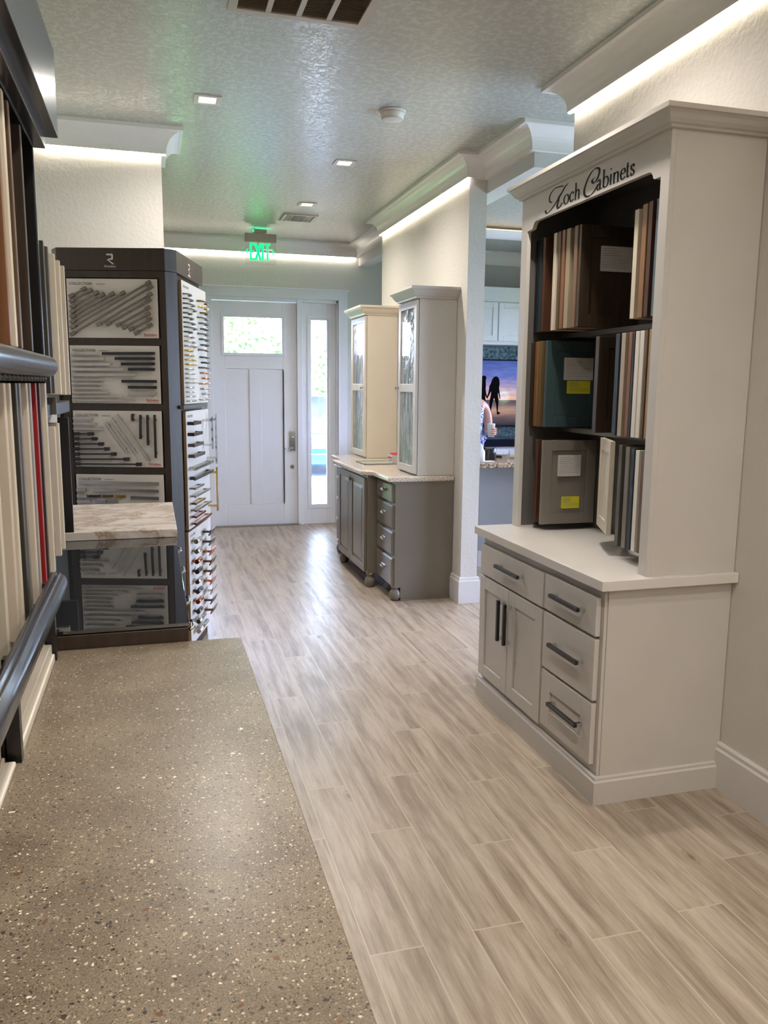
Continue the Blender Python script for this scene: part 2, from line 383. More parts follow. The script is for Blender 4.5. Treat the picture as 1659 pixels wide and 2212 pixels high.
# far wall with door and sidelight openings
DX0, DX1, DZ = .631, 1.542, 2.442
SX0, SX1 = 1.60, 2.0
LX0, LX1 = .16, .56
b = B()
b.box(-2.1, LX0, YF, YF+.14, 0, CZ).box(LX0, SX1, YF, YF+.14, 2.49, CZ).box(SX1, XE+.1, YF, YF+.14, 0, CZ)
struct('wall_far', b, 'wall_cool')
# kitchen side: outer wall with a window opening for the daylight
b = B().box(XE, XE+.12, YB, 1.8, 0, CZ).box(XE, XE+.12, 1.8, 4.7, 2.55, CZ).box(XE, XE+.12, 1.8, 4.7, 0, .08).box(XE, XE+.12, 4.7, 5.4, 0, CZ).box(XE, XE+.12, 8.0, 9.1, 0, CZ).box(XE, XE+.12, 5.4, 8.0, 0, .9).box(XE, XE+.12, 5.4, 8.0, 2.5, CZ)
struct('wall_kitchen', b, 'wall_cool')
b = B().box(XE+.02, XE+.08, 5.4, 5.47, .9, 2.5).box(XE+.02, XE+.08, 7.93, 8.0, .9, 2.5).box(XE+.02, XE+.08, 6.66, 6.74, .9, 2.5).box(XE+.02, XE+.08, 5.47, 7.93, .9, .97).box(XE+.02, XE+.08, 5.47, 7.93, 2.43, 2.5)
w = struct('window_1', b, 'trim'); obj('pane', B().box(XE+.045, XE+.051, 5.47, 7.93, .97, 2.43), 'glass', w)
b = B().box(XE+.02, XE+.08, 1.8, 1.88, .08, 2.55).box(XE+.02, XE+.08, 4.62, 4.7, .08, 2.55).box(XE+.02, XE+.08, 3.2, 3.3, .08, 2.55).box(XE+.02, XE+.08, 1.88, 4.62, .08, .16).box(XE+.02, XE+.08, 1.88, 4.62, 2.47, 2.55)
w = struct('window_4', b, 'trim'); obj('pane', B().box(XE+.045, XE+.051, 1.88, 4.62, .16, 2.47), 'glass', w)
# crown: concave cove with fillets
def crown_prof(g=.03, d=.13, n=8):
    P = [(0, LZ), (g, LZ), (g, LZ+.012)]
    for k in range(n+1):
        a = k/n*math.pi/2; P.append((g+(d-g-.004)*(1-math.cos(a)), LZ+.012+(CZ-.022-LZ-.0)*math.sin(a)*1.0*(.9)))
    P += [(d, P[-1][1]), (d, CZ), (0, CZ)]
    return P
def crown(name, path):
    o = struct(name, B().sweep(path, crown_prof()), 'trim'); return o
crown('trim_1', [(2.9, 3.917), (XR, 3.917), (XR, YB)][::-1])
crown('trim_2', [(XE, 4.616), (XP2, 4.616), (XP2, 5.323), (2.105, 5.323), (2.105, 7.49), (XP2, 7.49), (XP2, YF), (-2, YF), (-2, 5.65), (.102, 5.65), (.102, 5.384), (XL, 5.384), (XL, YB)])
# led tape under the crowns
b = B().box(2.105-.026, 2.105-.010, 5.30, 7.50, LZ-.006, LZ-.001)
b.box(-1.98, 2.19, YF-.026, YF-.010, LZ-.006, LZ-.001).box(-.6, .128, 5.384-.026, 5.384-.010, LZ-.006, LZ-.001).box(XR-.026, XR-.010, YB+.1, 3.94, LZ-.006, LZ-.001)
struct('trim_3', b, 'led')
# baseboards
def bprof(h, t): return [(0, 0), (t, 0), (t, h-.03), (t-.006, h-.022), (t-.006, h-.008), (t*.4, h), (0, h)]
def baseb(name, path, h=.19, t=.02): struct(name, B().sweep(path, bprof(h, t)), 'base')
baseb('baseboard_right', [(XR, YB), (XR, 3.917), (XR+.12, 3.917)], .185)
baseb('baseboard_pillar', [(XP2, 7.49), (XP2, 5.323), (2.105, 5.323), (2.105, 7.49)], .193)
baseb('baseboard_left', [(-2, YF), (-2, 5.65), (.102, 5.65), (.102, 5.384), (XL, 5.384), (XL, YB)])
baseb('baseboard_far', [(XE, YF), (2.10, YF)])
# door casing
b = B()
b.box(2.0, 2.103, YF-.03, YF, 0, 2.48).box(.057, LX0, YF-.03, YF, 0, 2.48).box(.057, 2.103, YF-.03, YF, 2.48, 2.582).box(.042, 2.118, YF-.04, YF, 2.575, 2.59)
b.box(2.0, 2.012, YF-.04, YF-.03, 0, 2.48)
b.box(DX1, SX0, YF-.012, YF+.1, 0, 2.48).box(LX1, DX0, YF-.012, YF+.1, 0, 2.48).box(LX0, SX1, YF-.005, YF+.1, DZ+.004, 2.49)
b.box(LX0, LX0+.02, YF-.005, YF+.1, 0, 2.48).box(SX1-.02, SX1, YF-.005, YF+.1, 0, 2.48)
struct('trim_4', b, 'door', .003)
# entry door
GX0, GX1, GZ0, GZ1 = .763, 1.385, 1.90, 2.274
b = B(); ya, yb = 8.93, 8.975; r0 = 8.94
b.box(DX0, GX0, ya, yb, .01, DZ).box(GX1, DX1, ya, yb, .01, DZ).box(GX0, GX1, ya, yb, GZ1, DZ).box(GX0, GX1, ya, yb, 1.728, GZ0).box(GX0, GX1, ya, yb, .01, .24)
b.box(1.02, 1.15, ya, yb, .24, 1.728).box(GX0, 1.02, r0, yb, .24, 1.728).box(1.15, GX1, r0, yb, .24, 1.728).box(GX1, 1.403, ya, yb, .24, 1.728)
for z in (GZ0-.035, GZ1+.005): b.box(GX0-.035, GX1+.035, ya-.008, ya, z, z+.03)
for x in (GX0-.035, GX1+.005): b.box(x, x+.03, ya-.008, ya, GZ0-.005, GZ1+.005)
d = struct('door_1', b, 'door', .004)
obj('pane', B().box(GX0-.01, GX1+.01, 8.95, 8.956, GZ0-.01, GZ1+.01), 'glass', d)
h = B().box(1.452, 1.518, ya-.012, ya, .835, 1.05).box(1.478, 1.492, ya-.05, ya-.012, .86, .874).tube([(1.495, ya-.05, .867), (1.385, ya-.052, .864)], .008)
h.lathe([(.005, -.02), (.012, -.016), (.012, 0)], (1.485, ya-.012, .985), axis='y')
obj('door_handle', h, 'chrome', d, .002)
obj('deadbolt', B().lathe([(.018, -.014), (.022, -.008), (.022, 0)], (1.484, ya, .656), axis='y'), 'nickel', d)
obj('threshold', B().box(DX0-.02, DX1+.02, 8.87, 8.98, 0, .012), 'nickel', d)
def sidelight(name, x0, x1, g0, g1):
    b = B(); z0, z1 = .222, 2.266; a, c = 8.93, 8.97
    b.box(x0, g0, a, c, 0, 2.45).box(g1, x1, a, c, 0, 2.45).box(g0, g1, a, c, z1, 2.45).box(g0, g1, a, c, 0, z0)
    for z in (z0-.045, z1+.015): b.box(g0-.045, g1+.045, a-.008, a, z, z+.03)
    for x in (g0-.045, g1+.015): b.box(x, x+.03, a-.008, a, z0-.015, z1+.015)
    w = struct(name, b, 'door', .003); obj('pane', B().box(g0-.01, g1+.01, 8.945, 8.951, z0-.01, z1+.01), 'glass', w)
sidelight('window_2', SX0, SX1-.02, 1.704, 1.882)
sidelight('window_3', LX0+.02, LX1, .28, .458)

# ================================================================== ceiling fixtures
def downlight(x, y, label, vis=True):
    t = thing('recessed_light', label, 'ceiling light', (x, y, CZ), group='square recessed ceiling lights'); q = .072; o = .045
    b = B()
    for s in (-1, 1):
        b.box(x+s*q if s < 0 else x+o, x-o if s < 0 else x+q, y-q, y+q, CZ-.006, CZ)
        b.box(x-o, x+o, y-q if s < 0 else y+o, y-o if s < 0 else y+q, CZ-.006, CZ)
    obj('trim_frame', b, 'plastic', t)
    obj('lens', B().box(x-o, x+o, y-o, y+o, CZ-.004, CZ-.001), M['lens'], t)
    ld = bpy.data.lights.new('downlight', 'AREA'); ld.shape = 'SQUARE'; ld.size = .09; ld.energy = DOWN_E; ld.color = WARM; ld.spread = math.radians(150)
    lo = bpy.data.objects.new('downlight_lamp', ld); COL.objects.link(lo); lo.parent = t; lo.location = (0, 0, -.012)
M['lens'] = emit('light_lens', (255, 236, 214), 9)
downlight(.341, 4.73, 'square recessed light glowing on the ceiling above the hardware display, nearest of the three')
downlight(1.331, 5.72, 'square recessed light in the ceiling before the lit wall, middle of the three')
downlight(1.321, 7.08, 'square recessed light beside the small ceiling vent, farthest of the three')
for x, y, w_ in ((1.45, 3.02, 'square recessed light above the display cabinet floor'), (.341, 1.3, 'square recessed light above the terrazzo counter'), (1.45, .6, 'square recessed light in the ceiling right of the counter'),
              (.341, -1.2, 'square recessed light behind the counter end'), (1.45, -1.6, 'square recessed light near the back wall'), (.341, -2.4, 'square recessed light nearest the back wall')):
    downlight(x, y, w_)
for x, y, w_ in ((3.2, 5.9, 'unseen recessed light added over the bar'), (4.6, 7.6, 'unseen recessed light added over the far kitchen counter'), (3.6, 2.2, 'unseen recessed light added in the side room')):  # out of view, added to light the kitchen and side room
    downlight(x, y, w_)
# return grille
x0, x1, y0, y1 = .348, .925, 2.99, 3.61
t = thing('return_air_grille', 'large white return air grille with four louvred sections in ceiling', 'ceiling vent', (.64, 3.3, CZ))
b = B().box(x0, x1, y1-.035, y1, CZ-.014, CZ).box(x0, x1, y0, y0+.035, CZ-.014, CZ).box(x0, x0+.035, y0+.035, y1-.035, CZ-.014, CZ).box(x1-.035, x1, y0+.035, y1-.035, CZ-.014, CZ)
xi = [x0+.035+(x1-x0-.07)*k/4 for k in range(5)]
for k in (1, 2, 3): b.box(xi[k]-.011, xi[k]+.011, y0+.035, y1-.035, CZ-.013, CZ)
obj('frame', b, 'grille', t)
b = B()
for k in range(46):
    y = y0+.04+k*.012; b.hexa([(x0+.03, y, CZ-.010), (x1-.03, y, CZ-.010), (x1-.03, y+.009, CZ-.003), (x0+.03, y+.009, CZ-.003), (x0+.03, y, CZ-.0085), (x1-.03, y, CZ-.0085), (x1-.03, y+.009, CZ-.0015), (x0+.03, y+.009, CZ-.0015)])
obj('louvres', b, 'grille_slat', t)
obj('duct_shade', B().box(x0+.02, x1-.02, y0+.02, y1-.02, CZ-.0012, CZ-.0004), 'rackblack', t)  # black sheet standing in for the shade inside the duct
# supply vent
x0, x1, y0, y1 = 1.195, 1.505, 7.49, 7.80
t = thing('supply_vent', 'small square ceiling vent near the exit sign', 'ceiling vent', (1.35, 7.645, CZ))
b = B().box(x0, x1, y0, y0+.03, CZ-.012, CZ).box(x0, x1, y1-.03, y1, CZ-.012, CZ).box(x0, x0+.03, y0+.03, y1-.03, CZ-.012, CZ).box(x1-.03, x1, y0+.03, y1-.03, CZ-.012, CZ)
obj('frame', b, 'plastic', t)
b = B()
for k in range(4):
    for s in (0, 1):
        xx = x0+.04+k*.017 if s == 0 else x1-.05-k*.017; b.box(xx, xx+.007, y0+.03, y1-.03, CZ-.011, CZ-.001)
for k in range(9): b.box(x0+.105, x1-.105, y0+.035+k*.028, y0+.05+k*.028, CZ-.010, CZ-.001, 1)
obj('louvres', b, ['plastic', 'steel'], t)
obj('duct_shade', B().box(x0+.02, x1-.02, y0+.02, y1-.02, CZ-.0012, CZ-.0004), 'rackblack', t)  # thin black sheet gives the vent its inner shade
# smoke detector
t = thing('smoke_detector', 'round white smoke detector on the ceiling', 'smoke detector', (1.349, 4.61, CZ))
obj('base', B().lathe([(.074, CZ-.012), (.076, CZ-.006), (.076, CZ)], (1.349, 4.61, 0), 32), 'plastic', t)
obj('cover', B().lathe([(.01, CZ-.05), (.05, CZ-.048), (.062, CZ-.04), (.066, CZ-.018), (.07, CZ-.012)], (1.349, 4.61, 0), 32), 'plastic', t)
obj('sensor_slots', B().lathe([(.055, CZ-.0465), (.0585, CZ-.0455), (.0585, CZ-.044), (.055, CZ-.044)], (1.349, 4.61, 0), 32), 'grille', t)
# exit sign
t = thing('exit_sign', 'green lit exit sign hanging from the ceiling before the door', 'exit sign', (1.08, 8.3, CZ))
obj('canopy', B().box(1.02, 1.14, 8.25, 8.35, 3.035, CZ).box(.925, 1.237, 8.27, 8.33, 2.948, 3.03).box(1.0, 1.02, 8.29, 8.31, 3.03, CZ), 'nickel', t, .003)
obj('acrylic_panel', B().box(.93, 1.232, 8.297, 8.303, 2.735, 2.948), 'glass', t)
M['exitgreen'] = emit('exit_green', (0, 255, 120), 1.6)
zt, zb, w_ = 2.94, 2.775, .047
def ebar(b, x0, x1, z0, z1): return b.box(x0, x1, 8.290, 8.2965, z0, z1)
x = .975; b = B(); ebar(b, x, x+.017, zb, zt); ebar(b, x+.017, x+w_, zt-.02, zt); ebar(b, x+.017, x+w_*.9, (zb+zt)/2-.01, (zb+zt)/2+.01); ebar(b, x+.017, x+w_, zb, zb+.02)
obj('letter', b, M['exitgreen'], t)
x = 1.03; b = B()
for a0, a1 in ((x, x+.051), (x+.051, x)): b.prism([(a0-.011, zt), (a0+.011, zt), (a1+.011, zb), (a1-.011, zb)], 8.290, 8.2965, ax='y')
obj('letter', b, M['exitgreen'], t)
obj('letter', ebar(B(), 1.092, 1.110, zb, zt), M['exitgreen'], t)
b = B(); ebar(b, 1.140, 1.158, zb, zt-.02); ebar(b, 1.122, 1.176, zt-.02, zt); obj('letter', b, M['exitgreen'], t)
for sx, c in ((-1, .945), (1, 1.205)):
    zc = 2.857; obj('chevron', B().prism([(c-sx*.008, zc+.028), (c+sx*.016, zc), (c-sx*.008, zc-.028), (c-sx*.016, zc-.02), (c+sx*.002, zc), (c-sx*.016, zc+.02)], 8.290, 8.2965, ax='y'), M['exitgreen'], t)
ld = bpy.data.lights.new('exit_glow', 'AREA'); ld.shape = 'RECTANGLE'; ld.size = .22; ld.size_y = .16; ld.energy = .3; ld.color = (.05, 1, .45)
lo = bpy.data.objects.new('exit_lamp', ld); COL.objects.link(lo); lo.parent = t; lo.location = (0, -.02, -.03); lo.rotation_euler = (math.radians(150), 0, 0)

# ================================================================== panel doors
def shaker(b, f, u0, u1, z0, z1, t=.02, s=.055, rec=.008, raised=False):
    """f(u, depth, z): depth 0 = front face, + = into the cabinet"""
    b.f = f
    b.box(u0, u0+s, 0, t, z0, z1).box(u1-s, u1, 0, t, z0, z1).box(u0+s, u1-s, 0, t, z1-s, z1).box(u0+s, u1-s, 0, t, z0, z0+s)
    b.box(u0+s, u1-s, rec, t, z0+s, z1-s)
    if raised:
        a, c = .006, .03; U0, U1, Z0, Z1 = u0+s+a, u1-s-a, z0+s+a, z1-s-a
        b.hexa([(U0, rec, Z0), (U1, rec, Z0), (U1, rec, Z1), (U0, rec, Z1), (U0+c, .002, Z0+c), (U1-c, .002, Z0+c), (U1-c, .002, Z1-c), (U0+c, .002, Z1-c)])
    b.f = None; return b
def fx(X): return lambda u, d, z: (X+d, u, z)         # faces -X; u is Y

# ================================================================== display base cabinet (right)
KX, KY0, KY1, KZ = 1.567, 2.525, 3.645, .835
t = thing('base_cabinet', 'greige base cabinet with black bar pulls under the door sample hutch', 'cabinet', (1.83, 3.08, 0))
obj('body', B().box(KX, XR-.003, KY0, KY1, .09, KZ), 'greige', t, .0015)
obj('side_panel', B().box(KX+.012, XR-.003, KY0-.006, KY0, .1, KZ), 'greige', t)
obj('plinth', B().sweep([(XR-.003, 3.663), (1.547, 3.663), (1.547, 2.503), (XR-.003, 2.503)], [(0, 0), (-.018, 0)] and [(0, 0), (0, .088), (.006, .094), (.006, .103), (.018, .108), (.018, 0)]), 'greige', t)
def bar_pull(parent, p0, p1, out, nm='handle'):
    """square bar pull: dark face, bright posts; out is the direction away from the cabinet (unit -X)"""
    b = B(); a = Vector(p0); c = Vector(p1); d = (c-a).normalized(); w_ = .0075
    for q in (a+d*.012, c-d*.012): b.box(q.x, q.x+.03, q.y-w_, q.y+w_, q.z-w_, q.z+w_, 1)
    lo_ = Vector((min(a.x, c.x)-w_, min(a.y, c.y)-(w_ if abs(d.z) > .5 else 0), min(a.z, c.z)-(w_ if abs(d.y) > .5 else 0)))
    hi_ = Vector((max(a.x, c.x)+w_, max(a.y, c.y)+(w_ if abs(d.z) > .5 else 0), max(a.z, c.z)+(w_ if abs(d.y) > .5 else 0)))
    b.box(lo_.x, hi_.x, lo_.y, hi_.y, lo_.z, hi_.z, 0)
    return obj(nm, b, ['blackmetal', 'chrome'], parent, .001)
FXK = KX-.022
def drawer(parent, u0, u1, z0, z1, X, mat, slab=True, s=.05):
    b = B()
    if slab: b.box(X, X+.021, u0, u1, z0, z1)
    else: shaker(b, fx(X), u0, u1, z0, z1, .021, s, .008)
    return obj('drawer', b, mat, parent, .002)
d = drawer(t, 2.968, 3.634, .645, .792, FXK, 'greige'); bar_pull(d, (FXK-.032, 3.147, .733), (FXK-.032, 3.395, .733), 0)
d = drawer(t, 2.545, 2.952, .648, .797, FXK, 'greige'); bar_pull(d, (FXK-.032, 2.62, .731), (FXK-.032, 2.848, .731), 0)
d = drawer(t, 2.545, 2.952, .398, .636, FXK, 'greige'); bar_pull(d, (FXK-.032, 2.612, .526), (FXK-.032, 2.845, .526), 0)
d = drawer(t, 2.545, 2.952, .145, .386, FXK, 'greige', False, .078); bar_pull(d, (FXK-.032, 2.60, .280), (FXK-.032, 2.83, .280), 0)
d = obj('door', shaker(B(), fx(FXK), 3.305, 3.634, .128, .634, .021, .06), 'greige', t, .002); bar_pull(d, (FXK-.032, 3.343, .385), (FXK-.032, 3.343, .58), 0)
d = obj('door', shaker(B(), fx(FXK), 2.968, 3.300, .128, .634, .021, .06), 'greige', t, .002); bar_pull(d, (FXK-.032, 3.272, .385), (FXK-.032, 3.272, .58), 0)
tag(obj('countertop', B().box(1.527, XR-.003, 2.483, 3.687, KZ, .874), 'quartz', bev=.003), 'pale smooth worktop on the greige base cabinet', 'countertop')

# ================================================================== hutch above
HX, HY0, HY1, HT = 1.72, 2.511, 3.665, 2.44
t = thing('display_hutch', 'tall greige display hutch with arched valance and crown, full of door samples', 'hutch', (1.9, 3.09, .874))
obj('side_panel', B().box(HX+.02, XR-.003, HY0, HY0+.019, .874, HT), 'greige', t, .001)
obj('side_panel', B().box(HX+.02, XR-.003, HY1-.019, HY1, .874, HT), 'greige', t, .001)
obj('back_panel', B().box(2.085, XR-.003, HY0+.019, HY1-.019, .874, HT), 'hutch_in', t)
obj('top_panel', B().box(HX+.02, XR-.003, HY0+.019, HY1-.019, HT-.02, HT), 'hutch_in', t)
obj('inner_lining', B().box(HX+.024, 2.085, HY0+.019, HY0+.024, .875, HT-.02), 'hutch_in', t)
obj('inner_lining', B().box(HX+.024, 2.085, HY1-.024, HY1-.019, .875, HT-.02), 'hutch_in', t)
# face frame with arched valance
arch = [(2.562, 2.283), (2.598, 2.283), (2.606, 2.287), (2.612, 2.300), (2.622, 2.310), (2.635, 2.314), (3.520, 2.312), (3.533, 2.308), (3.543, 2.297), (3.549, 2.287), (3.558, 2.281), (3.603, 2.279)]
poly = [(HY0, .874), (2.560, .874)] + arch + [(3.603, .874), (HY1, .874), (HY1, HT), (HY0, HT)]
obj('face_frame', B().prism([(p[0], p[1]) for p in poly], HX, HX+.02, ax='x'), 'greige', t, .001)
cp = [(0, 2.428), (.012, 2.430), (.015, 2.437), (.024, 2.441), (.034, 2.452), (.042, 2.466), (.05, 2.474), (.058, 2.477), (.058, 2.493), (0, 2.493)]
obj('crown', B().sweep([(XR-.003, HY0), (HX, HY0), (HX, HY1), (XR-.003, HY1)], cp), 'greige', t)
b = B()
for z in (1.795, 1.345): b.box(1.94, 2.085, HY0+.024, HY1-.024, z, z+.022)
obj('shelf', b, 'hutch_in', t)
# lettering on the frieze, broad-nib strokes
def smoothpts(P, n=8):
    out = []
    for i in range(len(P)-1):
        p0 = P[max(i-1, 0)]; p1 = P[i]; p2 = P[i+1]; p3 = P[min(i+2, len(P)-1)]
        for k in range(n):
            s = k/n; out.append(tuple(.5*((2*p1[j])+(-p0[j]+p2[j])*s+(2*p0[j]-5*p1[j]+4*p2[j]-p3[j])*s*s+(-p0[j]+3*p1[j]-3*p2[j]+p3[j])*s**3) for j in (0, 1)))
    out.append(P[-1]); return out
def nib(b, P, w_, th=.0015, ang=10, curve=True):
    P = smoothpts(P) if curve and len(P) > 2 else P
    n = (math.cos(math.radians(ang))*w_/2, math.sin(math.radians(ang))*w_/2)
    for (a0, a1), (c0, c1) in zip(P, P[1:]):
        d = Vector((c0-a0, c1-a1)); L_ = d.length
        if L_ < 1e-7: continue
        q = Vector((-d.y, d.x))/L_*th/2
        nn = Vector(n) if (d.x*n[1]-d.y*n[0]) > 0 else -Vector(n)
        s_ = nn + (q if q.dot(nn) > 0 else -q)
        X0, X1 = HX-.0014, HX-.0002
        pts = [(a0-s_.x, a1-s_.y), (c0-s_.x, c1-s_.y), (c0+s_.x, c1+s_.y), (a0+s_.x, a1+s_.y)]
        b.hexa([(X0, -p[0], p[1]) for p in pts] + [(X1, -p[0], p[1]) for p in pts])
L_ = B(); neg = lambda P: [(-y, z) for y, z in P]
nib(L_, neg([(3.245, 2.405), (3.259, 2.398), (3.277, 2.385), (3.312, 2.363), (3.345, 2.345), (3.379, 2.331), (3.406, 2.325), (3.42, 2.33), (3.425, 2.34)]), .0105, .002)
nib(L_, neg([(3.266, 2.409), (3.302, 2.414), (3.343, 2.415), (3.376, 2.404), (3.392, 2.386), (3.384, 2.368), (3.364, 2.363)]), .006, .003)
nib(L_, neg([(3.226, 2.409), (3.249, 2.404), (3.277, 2.386), (3.304, 2.374)]), .0045, .003)
nib(L_, neg([(3.304, 2.374), (3.306, 2.358), (3.315, 2.339), (3.307, 2.326), (3.29, 2.329), (3.271, 2.341)]), .0115, .002)
def letter(ch, x, w_, x0z, h):
    """serif small letters from nib strokes; x right, z up, h = x height"""
    P = lambda L: [(x+a*w_, x0z+c*h) for a, c in L]; N_ = .0075
    O = [(.5, 1), (.18, .85), (.05, .5), (.18, .15), (.5, 0), (.82, .15), (.95, .5), (.82, .85), (.5, 1)]
    def st(L, w2=N_, c=False): nib(L_, P(L), w2, .0018, 8, c)
    def serif(a, z): st([(a-.16, z), (a+.16, z)], .002)
    if ch == 'o': st(O, c=True)
    if ch == 'c': st([(.9, .78), (.7, .98), (.4, .97), (.1, .7), (.08, .35), (.35, .03), (.65, .02), (.92, .2)], c=True)
    if ch == 'e': st([(.1, .55), (.88, .58), (.8, .9), (.5, 1), (.15, .8), (.05, .45), (.25, .08), (.6, 0), (.93, .2)], c=True)
    if ch == 'a': st([(.12, .82), (.35, 1), (.62, .92), (.68, .7), (.68, .15), (.82, 0), (.98, .1)], c=True); st([(.68, .6), (.3, .5), (.08, .28), (.2, .02), (.45, .02), (.68, .22)], .006, True)
    if ch in 'hbn':
        top = 1.75 if ch in 'hb' else 1.0; st([(.18, 0 if ch != 'b' else .05), (.18, top)]); st([(.0, top-.05), (.18, top)], .002)
    if ch in 'hn': st([(.18, .72), (.45, .98), (.72, .9), (.8, .65), (.8, 0)], c=True); serif(.18, 0); serif(.8, 0)
    if ch == 'b': st([(.18, .75), (.45, 1), (.8, .88), (.96, .5), (.8, .1), (.45, -.02), (.18, .15)], c=True)
    if ch == 'i': st([(.5, 0), (.5, 1)]); serif(.5, 0); st([(.25, .95), (.5, 1)], .002); st([(.46, 1.45), (.54, 1.55)], .009)
    if ch == 't': st([(.4, 1.35), (.4, .15), (.6, 0), (.95, .12)], c=True); st([(.05, .98), (.95, .98)], .002)
    if ch == 's': st([(.85, .75), (.7, .97), (.4, 1), (.18, .8), (.3, .58), (.7, .42), (.88, .2), (.6, 0), (.3, .02), (.1, .25)], c=True)
xh = .038
for ch, yl, yr in (('o', 3.258, 3.214), ('c', 3.207, 3.172), ('h', 3.164, 3.122)): letter(ch, -yl, yl-yr, 2.330, xh)
obj('lettering', L_, 'ink', t)
L_ = B()
nib(L_, neg([(3.009, 2.383), (3.026, 2.379), (3.023, 2.368), (3.006, 2.364), (2.986, 2.377), (2.974, 2.396), (2.978, 2.41), (2.998, 2.417), (3.026, 2.414), (3.055, 2.396), (3.079, 2.37), (3.087, 2.349), (3.079, 2.331), (3.055, 2.322), (3.022, 2.326), (2.995, 2.34), (2.977, 2.353)]), .011, .002)
for ch, yl, yr in (('a', 2.988, 2.955), ('b', 2.947, 2.903), ('i', 2.895, 2.880), ('n', 2.872, 2.828), ('e', 2.820, 2.786), ('t', 2.782, 2.760), ('s', 2.754, 2.726)): letter(ch, -yl, yl-yr, 2.330, xh)
obj('lettering', L_, 'ink', t)

# door samples in the hutch
def pm(name, rgb, rough=.38): M[name] = paint(name, rgb, rough, .03); return name
for nm, rgb in dict(s_black=(24, 24, 28), s_teal=(52, 70, 72), s_dteal=(44, 58, 60), s_blue=(84, 100, 108), s_navy=(34, 42, 54), s_white=(216, 210, 198), s_cream=(202, 192, 172), s_beige=(164, 150, 132),
                    s_grey=(112, 106, 98), s_dgrey=(78, 74, 68), s_lgrey=(150, 148, 144), s_greige=(196, 184, 168), s_red=(138, 22, 20), s_tan=(150, 134, 110), s_dkgreen=(52, 50, 42)).items(): pm(nm, rgb)
M['w_maroon'] = wood('maroon_stain', (56, 32, 20), (78, 46, 30)); M['w_dark'] = wood('dark_brown_stain', (42, 32, 23), (62, 48, 35)); M['w_honey'] = wood('honey_stain', (118, 82, 50), (148, 108, 68))
M['w_walnut'] = wood('walnut_stain', (94, 70, 50), (122, 96, 70)); M['w_orange'] = wood('orange_stain', (108, 70, 42), (134, 90, 56)); M['w_olive'] = wood('olive_brown_stain', (80, 62, 38), (104, 84, 54)); M['w_tan'] = wood('tan_stain', (138, 112, 82), (164, 138, 106)); M['w_brown'] = wood('brown_stain', (78, 58, 40), (104, 80, 57))
def sample(name_label, x0, x1, y0, y1, z0, z1, mat, group, edge=None, s=.05, rz=0, tags=(), pivot=None, hinge=True):
    """a sample cabinet door standing perpendicular to its wall; its recessed face looks to -Y"""
    b = B(); T = y1-y0
    f = lambda u, d, z: (u, y0+d, z)
    b.mi = 0
    shaker(b, f, x0, x1, z0, z1, T, s, min(.006, T*.4))
    cx, cy = ((x0+x1)/2, (y0+y1)/2) if pivot is None else pivot
    for tg in tags:
        pass
    t = thing('door_sample', name_label, 'sample door', (cx, cy, z0), rz, group)
    bmesh.ops.translate(b.bm, verts=b.bm.verts, vec=(-cx, -cy, -z0))
    obj('panel', b, mat, t, .0015, local=True)
    for k, (a0, a1, c0, c1, kind) in enumerate(tags):
        bb = B().box(a0-cx, a1-cx, y0-.0012-cy, y0-cy+.007, c0-z0, c1-z0)
        lab = obj('spec_label' if kind == 'paper' else 'price_tag', bb, kind, t, local=True)
        bt = B(); n = 9 if kind == 'paper' else 7; rr = random.Random(k+3)
        for i in range(n):
            zz = c1-z0-(i+1.2)*(c1-c0)/(n+2); wv = (a1-a0)*(.86 if i > 3 else rr.uniform(.35, .75)); bt.box(a0-cx+.006, a0-cx+.006+wv, y0-.0016-cy, y0-.0011-cy, zz, zz+(.0012 if i > 3 else .002))
        obj('print', bt, 'inkgrey', lab, local=True)
    return t
G1 = 'sample doors in the top row of the hutch'; G2 = 'sample doors in the middle row of the hutch'; G3 = 'sample doors in the bottom row of the hutch'
